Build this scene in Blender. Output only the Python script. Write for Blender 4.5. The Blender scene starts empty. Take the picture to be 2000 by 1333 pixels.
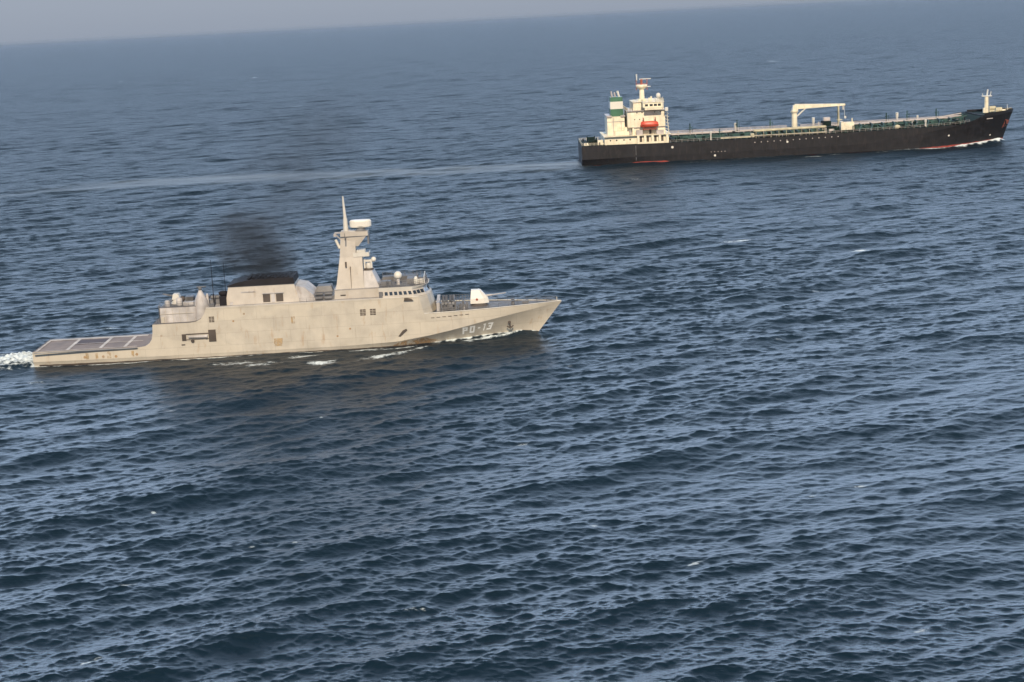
import bpy, math, random
import numpy as np
from mathutils import Vector, Matrix, noise as mnoise
random.seed(7)
R = math.radians
S = bpy.context.scene
COL = S.collection

# ------------------------------------------------------------------ camera
CAM_H = 61.0
PITCH, ROLL = R(11.80), R(2.98)
fw = Vector((0, math.cos(PITCH), -math.sin(PITCH)))
up0 = Vector((0, math.sin(PITCH), math.cos(PITCH)))
rt = math.cos(ROLL)*Vector((1, 0, 0)) - math.sin(ROLL)*up0
up = math.sin(ROLL)*Vector((1, 0, 0)) + math.cos(ROLL)*up0
cd = bpy.data.cameras.new('camera')
cam = bpy.data.objects.new('camera', cd); COL.objects.link(cam)
m3 = Matrix((rt, up, -fw)).transposed()
cam.matrix_world = Matrix.Translation((0, 0, CAM_H)) @ m3.to_4x4()
cd.sensor_width = 36; cd.lens = 3030/2000*36
cd.clip_start = 1; cd.clip_end = 200000
S.camera = cam

# ------------------------------------------------------------------ sky, sun, exposure
SUN_EL, SUN_AZ = 35.0, 177.0            # azimuth clockwise from +Y
w = bpy.data.worlds.new('World'); S.world = w; w.use_nodes = True
wn = w.node_tree.nodes; wl = w.node_tree.links
for n in list(wn): wn.remove(n)
sky = wn.new('ShaderNodeTexSky'); sky.sky_type = 'NISHITA'; sky.sun_disc = False
sky.sun_elevation = R(SUN_EL); sky.sun_rotation = R(SUN_AZ)
sky.altitude = 0; sky.air_density = 1.0; sky.dust_density = 1.0; sky.ozone_density = 2.5
bg = wn.new('ShaderNodeBackground'); bg.inputs[1].default_value = 0.10
hs = wn.new('ShaderNodeHueSaturation'); hs.inputs['Saturation'].default_value = 0.8
wo = wn.new('ShaderNodeOutputWorld')
wl.new(sky.outputs[0], hs.inputs['Color']); 
veil = wn.new('ShaderNodeMix'); veil.data_type = 'RGBA'; veil.inputs[0].default_value = .88      # grey haze low down, added bright band above to light the sea, darker blue overhead
wtc = wn.new('ShaderNodeTexCoord'); wsep = wn.new('ShaderNodeSeparateXYZ'); wl.new(wtc.outputs['Generated'], wsep.inputs[0])
wr = wn.new('ShaderNodeValToRGB'); wl.new(wsep.outputs[2], wr.inputs[0])
stops = [(0.0, (2.75, 3.2, 4.1)), (.03, (2.85, 3.3, 4.25)), (.07, (23.5, 31, 43)), (.13, (31, 41, 56)), (.27, (10.8, 15.0, 21.0)), (.44, (4.0, 5.6, 8.0)), (.7, (2.2, 3.4, 5.2)), (1.0, (1.5, 2.4, 3.9))]
el = wr.color_ramp.elements
while len(el) < len(stops): el.new(.5)
for e_, (p_, c_) in zip(el, stops): e_.position = p_; e_.color = (c_[0]/60, c_[1]/60, c_[2]/60, 1)
wsc = wn.new('ShaderNodeVectorMath'); wsc.operation = 'SCALE'; wsc.inputs['Scale'].default_value = 60; wl.new(wr.outputs[0], wsc.inputs[0]); 
wbr = wn.new('ShaderNodeMapRange'); wl.new(wsep.outputs[1], wbr.inputs[0]); wbr.inputs[1].default_value = -.4; wbr.inputs[2].default_value = .6; wbr.inputs[3].default_value = .33; wbr.inputs[4].default_value = 1.0
wml = wn.new('ShaderNodeVectorMath'); wml.operation = 'SCALE'; wl.new(wsc.outputs[0], wml.inputs[0]); wl.new(wbr.outputs[0], wml.inputs['Scale']); wl.new(wml.outputs[0], veil.inputs[7])   # added bright band kept ahead, dimmed behind to deepen contrast on the hulls
wl.new(hs.outputs[0], veil.inputs[6]); wl.new(veil.outputs[2], bg.inputs[0]); wl.new(bg.outputs[0], wo.inputs[0])
sd = bpy.data.lights.new('sun', 'SUN'); sd.energy = 4.9; sd.angle = R(0.5); sd.color = (1.0, 0.83, 0.63)
so = bpy.data.objects.new('sun', sd); COL.objects.link(so)
tosun = Vector((math.sin(R(SUN_AZ))*math.cos(R(SUN_EL)), math.cos(R(SUN_AZ))*math.cos(R(SUN_EL)), math.sin(R(SUN_EL))))
so.rotation_euler = tosun.to_track_quat('Z', 'Y').to_euler(); so.location = (0, -50, 200)
S.view_settings.view_transform = 'Standard'; S.view_settings.look = 'None'
S.view_settings.exposure = 0.12; S.view_settings.gamma = 1
S.render.engine = 'CYCLES'
S.cycles.volume_step_rate = 1.0
S.cycles.volume_max_steps = 256

# ------------------------------------------------------------------ projection of the wave field only needs plain maths
FRX, FRY, FRYAW = -91.9, 296.8, R(1.0)
TKX, TKY, TKYAW = 32.4, 648.0, R(-0.3)
def lin(table, x):
    return np.interp(x, [a for a, b in table], [b for a, b in table])

# ------------------------------------------------------------------ materials
def sock(nt, v):
    return v
class NT:
    def __init__(s, name):
        s.m = bpy.data.materials.new(name); s.m.use_nodes = True
        s.n = s.m.node_tree.nodes; s.l = s.m.node_tree.links
        s.b = s.n['Principled BSDF']; s.out = s.n['Material Output']
    def add(s, t, **k):
        q = s.n.new(t)
        for a, b in k.items(): setattr(q, a, b)
        return q
    def link(s, a, b): s.l.new(a, b)
    def math(s, op, a, b=None, clamp=False):
        q = s.add('ShaderNodeMath', operation=op, use_clamp=clamp)
        for i, v in enumerate((a, b)):
            if v is None: continue
            if isinstance(v, (int, float)): q.inputs[i].default_value = v
            else: s.link(v, q.inputs[i])
        return q.outputs[0]
    def mix(s, f, a, b):
        q = s.add('ShaderNodeMix', data_type='RGBA')
        for i, v in ((0, f), (6, a), (7, b)):
            if isinstance(v, (int, float)): q.inputs[i].default_value = v
            elif isinstance(v, tuple): q.inputs[i].default_value = (*v, 1)
            else: s.link(v, q.inputs[i])
        return q.outputs[2]
    def coords(s, scale=(1, 1, 1), kind='Object'):
        tc = s.add('ShaderNodeTexCoord'); mp = s.add('ShaderNodeMapping')
        mp.inputs['Scale'].default_value = scale
        s.link(tc.outputs[kind], mp.inputs[0]); return mp.outputs[0]
    def noise(s, vec, scale=1, detail=4, rough=.55):
        q = s.add('ShaderNodeTexNoise'); q.inputs['Scale'].default_value = scale
        q.inputs['Detail'].default_value = detail; q.inputs['Roughness'].default_value = rough
        s.link(vec, q.inputs['Vector']); return q.outputs[0]
    def ramp(s, f, lo, hi):
        q = s.add('ShaderNodeMapRange'); q.clamp = True
        q.inputs[1].default_value = lo; q.inputs[2].default_value = hi
        s.link(f, q.inputs[0]); return q.outputs[0]
def paint(name, col, var=.12, rough=.6, rust=0.0, rustcol=(.23, .12, .06), streak=True, metal=0, boot=None, patch=None, spec=.5, alpha=None, plates=None):
    t = NT(name); t.b.inputs['Specular IOR Level'].default_value = spec
    if alpha: t.link(t.math('MULTIPLY', t.ramp(t.noise(t.coords((.9, .9, .5)), 1.0, 5, .65), *((.40, .58) if alpha > .5 else (.2, .75))), alpha), t.b.inputs['Alpha'])
    v = t.coords(); n1 = t.noise(v, .35, 5); n2 = t.noise(t.coords((1.1, 1.1, .12)), 1.3, 4)
    dark = tuple(c*(1-2*var) for c in col); light = tuple(min(1, c*(1+var)) for c in col)
    c = t.mix(t.ramp(n1, .3, .7), dark, light)
    if streak: c = t.mix(t.math('MULTIPLY', t.ramp(n2, .52, .75), .35), c, tuple(k*.72 for k in col))
    if patch: c = t.mix(t.math('MULTIPLY', t.ramp(t.noise(t.coords((.09, .09, .22)), 1, 1), .5, .53), .4), c, patch)
    if rust > 0:
        n3 = t.noise(t.coords((1.0, 1.0, .22)), 1.1, 6, .65)
        c = t.mix(t.math('MULTIPLY', t.ramp(n3, .62-.12*rust, .78), .75), c, rustcol)
    if plates:
        tp = t.add('ShaderNodeTexCoord'); sx = t.add('ShaderNodeSeparateXYZ'); t.link(tp.outputs['Object'], sx.inputs[0])
        cx_ = t.add('ShaderNodeCombineXYZ'); t.link(sx.outputs[0], cx_.inputs[0]); t.link(sx.outputs[2], cx_.inputs[1])
        bk = t.add('ShaderNodeTexBrick'); t.link(cx_.outputs[0], bk.inputs['Vector']); bk.inputs['Scale'].default_value = 1
        bk.inputs['Mortar Size'].default_value = .07; bk.inputs['Mortar Smooth'].default_value = .6; bk.inputs['Brick Width'].default_value = plates[0]; bk.inputs['Row Height'].default_value = plates[1]
        for q_, c_ in (('Color1', .92), ('Color2', 1.0), ('Mortar', .62)): bk.inputs[q_].default_value = (c_, c_, c_, 1)
        mu = t.add('ShaderNodeMix', data_type='RGBA', blend_type='MULTIPLY'); mu.inputs[0].default_value = plates[2]
        t.link(c, mu.inputs[6]); t.link(bk.outputs['Color'], mu.inputs[7]); c = mu.outputs[2]
    if boot:
        z = t.add('ShaderNodeSeparateXYZ'); tc = t.add('ShaderNodeTexCoord'); t.link(tc.outputs['Object'], z.inputs[0])
        lvl, bc = boot
        bowrise = t.math('MULTIPLY', t.ramp(z.outputs[0], 128, 172), 1.7); aft = t.math('MULTIPLY', t.math('MULTIPLY', t.ramp(z.outputs[0], 17, 22), t.ramp(z.outputs[0], 38, 33)), .75)
        wob = t.math('SUBTRACT', t.math('ADD', z.outputs[2], t.math('MULTIPLY', n1, .7)), t.math('SUBTRACT', t.math('ADD', bowrise, aft), .35))
        c = t.mix(t.ramp(wob, lvl+.35, lvl+.1), c, bc)
    t.link(c, t.b.inputs['Base Color'])
    t.link(t.math('ADD', t.math('MULTIPLY', n1, .25), rough-.12), t.b.inputs['Roughness'])
    t.b.inputs['Metallic'].default_value = metal
    bp = t.add('ShaderNodeBump'); bp.inputs['Strength'].default_value = .15; bp.inputs['Distance'].default_value = .15
    t.link(t.noise(v, .8, 3), bp.inputs['Height']); t.link(bp.outputs[0], t.b.inputs['Normal'])
    return t.m
M = {}
M['grey'] = paint('haze_grey_paint', (.42, .385, .32), .08, .6, .3, rustcol=(.30, .19, .10), patch=(.48, .435, .35), plates=(6.2, 2.35, .4))
M['grey2'] = paint('superstructure_grey_paint', (.41, .375, .325), .09, .6, .15, rustcol=(.28, .2, .13))
M['pale'] = paint('pale_grey_paint', (.50, .48, .43), .06, .55)
M['lgrey'] = paint('weathered_pale_deckhouse_paint', (.42, .40, .385), .19, .6, .6, rustcol=(.2, .15, .11))
M['deckdark'] = paint('dark_nonskid_deck', (.13, .125, .125), .15, .85, streak=False)
M['fdeck'] = paint('flight_deck_paint', (.21, .175, .16), .15, .8, streak=False)
M['fdeckdark'] = paint('flight_deck_dark_patch', (.07, .055, .06), .1, .8, streak=False)
M['black'] = paint('soot_black_paint', (.016, .015, .018), .2, .75, spec=.15)
M['dark'] = paint('dark_recess_paint', (.07, .055, .045), .2, .7)
M['gear'] = paint('deck_gear_grey', (.13, .13, .135), .3, .6)
M['number'] = paint('hull_number_white', (.88, .87, .82), .01, .5, streak=False)
M['white'] = paint('white_paint', (.58, .56, .50), .03, .45, streak=False)
M['cream'] = paint('cream_white_paint', (.73, .665, .50), .1, .55, .75, rustcol=(.46, .34, .2), plates=(3.4, 2.75, .45))
M['hull_t'] = paint('black_hull_paint', (.0145, .0145, .017), .2, .6, .9, rustcol=(.034, .028, .027), plates=(11, 2.9, .6), boot=(.25, (.25, .05, .04)), spec=.2)
M['green'] = paint('dark_green_deck_paint', (.008, .020, .018), .25, .8, .25, rustcol=(.06, .05, .04), streak=False, spec=.12)
M['gpipe'] = paint('green_pipe_paint', (.036, .080, .072), .35, .6, streak=False, spec=.25)
M['fgreen'] = paint('green_funnel_paint', (.03, .11, .06), .1, .45)
M['pinkpipe'] = paint('pale_pipe_paint', (.42, .38, .36), .15, .5, .25)
M['ypipe'] = paint('buff_manifold_paint', (.48, .44, .30), .2, .55, .3)
M['red'] = paint('orange_red_lifeboat_paint', (.55, .07, .035), .08, .45, streak=False)
M['rust'] = paint('rust_red_paint', (.30, .08, .05), .2, .7)
M['orust'] = paint('orange_rust_stain', (.42, .27, .14), .15, .7, alpha=.8)
M['worn'] = paint('worn_deck_marking', (.52, .49, .46), .2, .75, .8, rustcol=(.28, .24, .22), streak=False)
M['stain'] = paint('faded_rust_stain', (.42, .30, .16), .1, .7, .6, rustcol=(.36, .22, .1), alpha=.8)
g = NT('window_glass'); g.b.inputs['Base Color'].default_value = (.015, .02, .025, 1); g.b.inputs['Roughness'].default_value = .1; M['glass'] = g.m

# ------------------------------------------------------------------ object helpers
def tag(o, label=None, cat=None, group=None, kind=None):
    if label: o['label'] = label
    if cat: o['category'] = cat
    if group: o['group'] = group
    if kind: o['kind'] = kind
    return o
class MB:
    def __init__(s): s.v = []; s.f = []; s.sm = []; s.p = []
    def addv(s, vs, fs, smooth=False):
        o = len(s.v); s.v += [tuple(p) for p in vs]
        f0 = len(s.f)
        for f in fs: s.f.append(tuple(i+o for i in f)); s.sm.append(smooth)
        s.p.append((o, len(s.v), f0, len(s.f)))
        return s
    def box(s, x0, x1, y0, y1, z0, z1, top=None):
        # top = (dx0, dx1, dy0, dy1) insets of the top face
        t = top or (0, 0, 0, 0)
        vs = [(x0, y0, z0), (x1, y0, z0), (x1, y1, z0), (x0, y1, z0),
              (x0+t[0], y0+t[2], z1), (x1-t[1], y0+t[2], z1), (x1-t[1], y1-t[3], z1), (x0+t[0], y1-t[3], z1)]
        return s.addv(vs, [(0, 3, 2, 1), (4, 5, 6, 7), (0, 1, 5, 4), (1, 2, 6, 5), (2, 3, 7, 6), (3, 0, 4, 7)])
    def cyl(s, a, b, r0, r1=None, n=10, caps=True):
        r1 = r0 if r1 is None else r1
        a = Vector(a); b = Vector(b); d = (b-a).normalized()
        q = d.orthogonal().normalized(); p = d.cross(q)
        vs = []
        for c, r in ((a, r0), (b, r1)):
            for i in range(n):
                th = 2*math.pi*i/n; vs.append(c+(q*math.cos(th)+p*math.sin(th))*r)
        s.addv(vs, [(i, (i+1) % n, n+(i+1) % n, n+i) for i in range(n)], n > 6)
        if caps: s.addv(vs, [tuple(range(n))[::-1], tuple(range(n, 2*n))])
        return s
    def path(s, pts, r, n=6):
        for a, b in zip(pts[:-1], pts[1:]): s.cyl(a, b, r, n=n)
        return s
    def lathe(s, c, prof, n=20, sx=1, sy=1):
        vs = []
        for r, z in prof:
            for i in range(n):
                th = 2*math.pi*i/n; vs.append((c[0]+r*sx*math.cos(th), c[1]+r*sy*math.sin(th), c[2]+z))
        fs = []
        for k in range(len(prof)-1):
            for i in range(n):
                j = (i+1) % n; fs.append((k*n+i, k*n+j, (k+1)*n+j, (k+1)*n+i))
        s.addv(vs, fs, True)
        m = len(prof)-1
        return s.addv(vs[m*n:], [tuple(range(n))])
    def ball(s, c, r, n=16, zs=1.0):
        return s.lathe(c, [(max(.01, r*math.sin(math.pi*k/10)), -r*zs*math.cos(math.pi*k/10)) for k in range(11)], n)
    def prism_y(s, poly, y0, y1, iny=0.0, ztop=None):
        # polygon in (x, z) extruded along y; points above ztop pulled in by iny
        n = len(poly)
        f = (lambda z: iny*(z-min(p[1] for p in poly))/(max(p[1] for p in poly)-min(p[1] for p in poly)+1e-6))
        vs = [(x, y0+f(z), z) for x, z in poly]+[(x, y1-f(z), z) for x, z in poly]
        return s.addv(vs, [tuple(range(n)), tuple(range(2*n-1, n-1, -1))]+[(i, i+n, (i+1) % n+n, (i+1) % n) for i in range(n)])
    def prism_z(s, poly, z0, z1, top=None):
        top = top or poly; n = len(poly)
        vs = [(x, y, z0) for x, y in poly]+[(x, y, z1) for x, y in top]
        return s.addv(vs, [tuple(range(n))[::-1], tuple(range(n, 2*n))]+[(i, (i+1) % n, (i+1) % n+n, i+n) for i in range(n)])
    def rail(s, pts, h=1.0, step=1.6, r=.03, bars=3):
        for a, b in zip(pts[:-1], pts[1:]):
            a = Vector(a); b = Vector(b); L = (b-a).length; k = max(1, round(L/step))
            for i in range(k+1):
                p = a.lerp(b, i/k); s.cyl(p, p+Vector((0, 0, h)), r, n=4)
            for j in range(1, bars+1):
                o = Vector((0, 0, h*j/bars)); s.cyl(a+o, b+o, r*.8, n=4)
        return s
    def pieces(s):
        # prims whose boxes touch belong to one piece
        P = s.p; n = len(P); par = list(range(n))
        def find(i):
            while par[i] != i: par[i] = par[par[i]]; i = par[i]
            return i
        bb = []
        for v0, v1, f0, f1 in P:
            a = np.array(s.v[v0:v1]); bb.append((a.min(0)-.03, a.max(0)+.03))
        for i in range(n):
            for j in range(i):
                if np.all(bb[i][0] <= bb[j][1]) and np.all(bb[j][0] <= bb[i][1]): par[find(i)] = find(j)
        g = {}
        for i in range(n): g.setdefault(find(i), []).append(i)
        return list(g.values())
    def build(s, name, mat, parent=None):
        if name not in ('hull_number', 'deck_marking', 'load_mark', 'slat', 'hull_seam', 'panel_rib', 'seam', 'stair', 'ladder', 'bow_scuff', 'exhaust_grille', 'catwalk', 'opening') and len(s.p) > 1:
            gs = s.pieces()
            if len(gs) > 1:
                best = None; bl = -1
                for g in gs:
                    q = MB()
                    for i in g:
                        v0, v1, f0, f1 = s.p[i]
                        q.addv(s.v[v0:v1], [tuple(k-v0 for k in f) for f in s.f[f0:f1]], s.sm[f0])
                    o = q.build1(name, mat, parent)
                    if len(q.v) > bl: best, bl = o, len(q.v)
                return best
        return s.build1(name, mat, parent)
    def build1(s, name, mat, parent=None):
        me = bpy.data.meshes.new(name); me.from_pydata(s.v, [], s.f); me.update()
        me.polygons.foreach_set('use_smooth', s.sm)
        import bmesh
        bm = bmesh.new(); bm.from_mesh(me); bmesh.ops.recalc_face_normals(bm, faces=bm.faces); bm.to_mesh(me); bm.free()
        me.materials.append(mat)
        o = bpy.data.objects.new(name, me); COL.objects.link(o)
        if parent: o.parent = parent
        return o
def empty(name, loc, rz=0):
    o = bpy.data.objects.new(name, None); COL.objects.link(o); o.location = loc; o.rotation_euler = (0, 0, rz); o.empty_display_size = 2
    return o

class Hull:
    """stations along x, section points from keel to deck edge; stem raked"""
    def __init__(s, L, Lwl, ztip, zk, vk, vw, T, fine0, wl_in=None):
        s.L, s.Lwl, s.ztip, s.zk, s.vk, s.vw, s.T, s.f0 = L, Lwl, ztip, zk, vk, vw, T, fine0
    def xs(s, x, z):
        Lz = s.Lwl+(s.L-s.Lwl)*max(-.3, min(1, z/s.ztip))
        k = min(1, max(0, (x-s.f0)/(s.L-s.f0)))
        return x+(Lz-s.L)*k*k*(3-2*k)
    def half(s, x, z):
        """half breadth at station x and height z"""
        zk = s.zk(x); vk = s.vk(x); vw = s.vw(x)
        if z <= 0: return vw*(1-.12*min(1, -z/1.5))
        if z < zk:
            t = z/zk; return vw+(vk-vw)*(t**1.25)
        return vk-.03*(z-zk) if vk > .3 else vk
    def side(s, stations, nz=5, nu=4):
        mb = MB(); cols = []
        for x in stations:
            zk = s.zk(x); T = max(s.T(x), zk+.02)
            zz = [-1.5, -.6]+[zk*i/nz for i in range(nz+1)]+[zk+(T-zk)*i/nu for i in range(1, nu+1)]
            cols.append([(s.xs(x, z), s.half(x, z), z) for z in zz])
        n = len(cols[0])
        for sg in (-1, 1):
            vs = [(a, sg*b, c) for col in cols for a, b, c in col]
            mb.addv(vs, [(i*n+j, (i+1)*n+j, (i+1)*n+j+1, i*n+j+1) for i in range(len(cols)-1) for j in range(n-1)], False)
        c0 = cols[0]
        mb.addv([(a, -b, c) for a, b, c in c0]+[(a, b, c) for a, b, c in c0[::-1]], [tuple(range(2*n))])
        return mb
    def cap(s, stations, lift=0.0, inset=0.0):
        vs = []
        for x in stations:
            T = max(s.T(x), s.zk(x)+.02); h = max(.0, s.half(x, T)-inset); X = s.xs(x, T)
            vs += [(X, -h, T+lift), (X, h, T+lift)]
        return MB().addv(vs, [(2*i, 2*i+2, 2*i+3, 2*i+1) for i in range(len(stations)-1)])
def fr(a, b, n): return [a+(b-a)*i/n for i in range(n+1)]

# ================================================================== FRIGATE
def build_frigate():
    root = empty('patrol_ship', (FRX, FRY, 0), FRYAW)
    tag(root, 'pale sand grey naval patrol ship marked PO-13, smoke rising from its black topped funnel', 'warship')
    def T(x):
        return float(lin([(0, 2.8), (20.6, 2.85), (21.8, 3.0), (22.6, 3.5), (23.1, 4.2), (23.35, 5.2), (23.5, 7.05), (30.6, 7.05),
                          (31.8, 7.2), (32.8, 7.7), (33.5, 8.6), (33.9, 9.65), (74.5, 9.65), (75.3, 6.25), (90, 6.2), (102, 6.15)], x))
    zk = lambda x: float(lin([(0, .9), (60, .9), (70, 1.2), (76, 2.0), (88, 3.95), (97, 5.2), (102, 6.1)], x))
    vk = lambda x: float(lin([(0, 5.7), (12, 6.3), (25, 6.6), (70, 6.7), (76, 6.45), (80, 6.1), (84, 5.45), (88, 4.55), (92, 3.5), (96, 2.2), (99, 1.15), (102, .04)], x))
    vw = lambda x: float(lin([(0, 5.3), (12, 6.0), (30, 6.45), (60, 6.4), (70, 5.8), (76, 4.7), (82, 3.3), (88, 1.9), (94, .9), (99, .3), (102, .02)], x))
    H = Hull(102, 97.0, 6.1, zk, vk, vw, T, 78)
    st = fr(0, 20, 12)+[20.6, 21.2, 21.8, 22.2, 22.6, 22.9, 23.1, 23.25, 23.35, 23.45, 23.5, 24.5]+fr(26, 30.6, 4)+[31.2, 31.8, 32.3, 32.8, 33.2, 33.5, 33.7, 33.9]+fr(35, 74.5, 24)+[74.7, 74.9, 75.1, 75.3]+fr(76, 102, 34)
    hull = H.side(st).build('hull', M['grey'], root)
    # decks
    H.cap(fr(0, 20, 8)+[20.6, 21.8, 22.6, 23.1, 23.35, 23.5], 0, 0).build('flight_deck', M['fdeck'], root)
    H.cap(fr(23.5, 30.6, 4)+[31.8, 32.8, 33.5, 33.9]).build('aft_deck', M['deckdark'], root)
    H.cap(fr(33.9, 74.5, 10)+[75.3]).build('upper_deck', M['lgrey'], root)
    H.cap(fr(75.3, 102, 20)).build('foredeck', M['gear'], root)
    # toe rail: bright sheer strake on the bow and deck edges
    mb = MB()
    pts = []
    for x in fr(75.3, 101.9, 26):
        t = T(x); pts.append((H.xs(x, t), -H.half(x, t), t+.06))
    mb.path(pts, .1, 5).build('bulwark_rail', M['pale'], root); mb = MB(); mb.path([(a, -b, c) for a, b, c in pts], .1, 5).build('bulwark_rail', M['pale'], root); mb = MB()
    pts = [(x, -H.half(x, 9.65), 9.7) for x in fr(33.9, 74.4, 10)]
    mb.path(pts, .07, 5)
    mb.build('bulwark_rail', M['pale'], root)
    # flight deck markings, 1 cm proud sheets
    mb = MB()
    def fstrip(x0, x1, y0, y1, z=2.885): mb.box(x0, x1, y0, y1, z-.02, z)
    for x in (.35, 6.3, 12.6, 17.3): fstrip(x, x+.6, -5.6, 5.5, 2.90)
    fstrip(.4, 20, 4.7, 5.7, 2.895); fstrip(.4, 20, -5.5, -5.3, 2.895); fstrip(6.3, 20, -.1, .15, 2.892)
    mb.build('deck_marking', M['worn'], root)
    MB().box(6.8, 12.5, -.5, 3.8, 2.86, 2.887).build('deck_dark_patch', M['fdeckdark'], root)  # darker rectangle laid on the deck between two cross lines
    MB().box(.5, 20.3, 5.75, 6.9, 2.78, 2.84).box(.5, 20.3, -6.9, -6.4, 2.74, 2.8).build('safety_net', M['gear'], root)
    # hull number, five glyphs laid on the flared bow
    def glyph_mesh(strokes, x0, z0, W, Hh):
        mb = MB()
        for (a, b, c, d) in strokes:
            nx = 3
            vs = []
            for i in range(nx+1):
                X = x0+W*(a+(c-a)*i/nx)
                for Z in (z0+Hh*b, z0+Hh*d):
                    vs.append((H.xs(X, Z), -(H.half(X, Z)+.035), Z))
            mb.addv(vs, [(2*i, 2*i+1, 2*i+3, 2*i+2) for i in range(nx)])
        return mb
    th = .36; tv = .22
    G = {'P': [(0, 0, th, 1), (th, 1-tv, 1, 1), (th, .42, 1, .42+tv), (1-th, .42+tv, 1, 1-tv)],
         'O': [(0, 0, th, 1), (1-th, 0, 1, 1), (th, 0, 1-th, tv), (th, 1-tv, 1-th, 1)],
         '-': [(.1, .42, .9, .62)],
         '1': [(.4, 0, .75, 1), (.1, .78, .4, 1)],
         '3': [(1-th, 0, 1, 1), (0, 0, 1-th, tv), (0, 1-tv, 1-th, 1), (.25, .4, 1-th, .4+tv)]}
    xx = 82.7
    nm = MB()
    for ch, W, adv in (('P', 1.15, 1.65), ('O', 1.15, 1.75), ('-', .75, 1.15), ('1', .85, 1.15), ('3', 1.15, 1.5)):
        gm = glyph_mesh(G[ch], xx, 1.4+.065*(xx-83), W, 1.6); xx += adv
        nm.addv(gm.v, gm.f)
    nm.build('hull_number', M['number'], root)
    # hull side openings
    def plate(x0, x1, z0, z1, name, mat, out=.05, thick=.12):
        y = -H.half((x0+x1)/2, (z0+z1)/2)
        return MB().box(x0, x1, y-out, y+thick, z0, z1).build(name, mat, root)
    for (x0, x1, z0, z1) in ((34.3, 35.3, 6.9, 8.0), (63.1, 64.2, 6.6, 7.8), (65.0, 66.1, 6.6, 7.8)):
        o = plate(x0, x1, z0, z1, 'louvre', M['dark'])
        mb = MB(); y = -H.half(x0, z0)
        for k in range(1, 4): mb.box(x0, x1, y-.09, y-.05, z0+(z1-z0)*k/4-.03, z0+(z1-z0)*k/4+.03)
        mb.box((x0+x1)/2-.03, (x0+x1)/2+.03, y-.10, y-.09, z0, z1)
        mb.build('slat', M['grey'], o)
    # boat deck opening: recessed bay with crane beam and equipment
    y = -H.half(32, 4)
    bay = MB().box(28.7, 35.6, y-.035, y, 3.0, 5.6).build('boat_bay', M['grey'], root)
    bb = MB().box(28.9, 29.7, y-.12, y-.04, 3.6, 4.9).box(34.0, 35.4, y-.16, y-.04, 3.2, 5.5).box(29.7, 34, y-.12, y-.04, 4.75, 4.95).box(29.7, 34.0, y-.10, y-.04, 3.72, 3.84)
    bb.build('opening', M['dark'], bay)
    MB().cyl((30.9, y-.1, 3.55), (30.9, y-.3, 3.55), .34).cyl((33.6, y-.1, 3.9), (33.6, y-.3, 3.9), .15).box(28.7, 29.4, y-.12, y-.04, 2.75, 2.95).build('fender', M['dark'], bay)
    MB().cyl((30.2, y-.22, 4.35), (33.8, y-.22, 4.3), .26, .3, 12).build('davit_beam', M['lgrey'], bay)
    # slanted fin / scupper amidships
    a = MB(); yy = -H.half(70.8, 2.9)
    a.addv([(70.1, yy-.12, 2.2), (70.5, yy-.12, 2.1), (71.9, yy-.12, 3.3), (71.7, yy-.12, 3.6), (71.0, yy-.12, 3.3), (70.1, yy-.02, 2.2), (70.5, yy-.02, 2.1), (71.9, yy-.02, 3.3), (71.7, yy-.02, 3.6), (71.0, yy-.02, 3.3)],
           [(0, 1, 2, 3, 4), (9, 8, 7, 6, 5), (0, 5, 6, 1), (1, 6, 7, 2), (2, 7, 8, 3), (3, 8, 9, 4), (4, 9, 5, 0)])
    a.build('fender_fin', M['dark'], root)
    # anchor in its pocket
    ax, az = 91.6, 2.35
    ay = -H.half(ax+1, az)
    an = MB().cyl((ax, ay-.25, az+.5), (ax+.15, ay-.3, az-.45), .12).cyl((ax-.55, ay-.3, az-.2), (ax+.15, ay-.3, az-.55), .13).cyl((ax+.7, ay-.2, az-.1), (ax+.15, ay-.3, az-.55), .13).cyl((ax-.05, ay+.1, az+.55), (ax-.05, ay-.3, az+.55), .3)
    an.build('anchor', M['dark'], root)
    # draught scupper holes and portholes
    mb = MB()
    for x, z in ((38.9, 6.9), (41, 8.2), (46.5, 7.2), (58.5, 2.9), (10, 1.4), (13.6, 1.35), (16, 1.3), (20, 1.5), (25, 4.8), (61, 4.2)):
        yy = -H.half(x, z); mb.cyl((x, yy+.05, z), (x, yy-.04, z), .2 if z > 2 else .28, n=10)
    mb.build('scupper', M['orust'], root)
    # rust streak plates are paint: thin sheet hugging the hull near the waterline
    mb = MB(); rows = []
    xsn = fr(69, 78, 18)
    for i, x in enumerate(xsn):
        t = math.sin(math.pi*i/18); lo = .25; hi = .35+1.3*t+.25*random.random()
        for Z in (lo, (lo+hi)/2, hi): rows.append((H.xs(x, Z), -(H.half(x, Z)+.02), Z))
    mb.addv(rows, [(3*i+j, 3*i+j+1, 3*i+j+4, 3*i+j+3) for i in range(18) for j in range(2)])
    mb.build('rust_stain', M['orust'], root)
    mb = MB(); rows = []
    xsn = fr(1, 96, 95)
    for x in xsn:
        for Z in (-.2, .22+.08*random.random()): rows.append((H.xs(x, Z), -(H.half(x, Z)+.03), Z))
    mb.addv(rows, [(2*i, 2*i+1, 2*i+3, 2*i+2) for i in range(95)])
    mb.build('boot_stripe', M['dark'], root)
    # repainted and stained panels on the ship's side, flush sheets 1 cm proud
    def sheet(x0, x1, z0, z1, name, mat, out=.012):
        n = 8; vs = []
        for X in fr(x0, x1, n):
            for Z in fr(z0, z1, 4): vs.append((X, -(H.half(X, Z)+out), Z))
        return MB().addv(vs, [(5*i_+j_, 5*i_+j_+1, 5*i_+j_+6, 5*i_+j_+5) for i_ in range(n) for j_ in range(4)]).build(name, mat, root)
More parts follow.
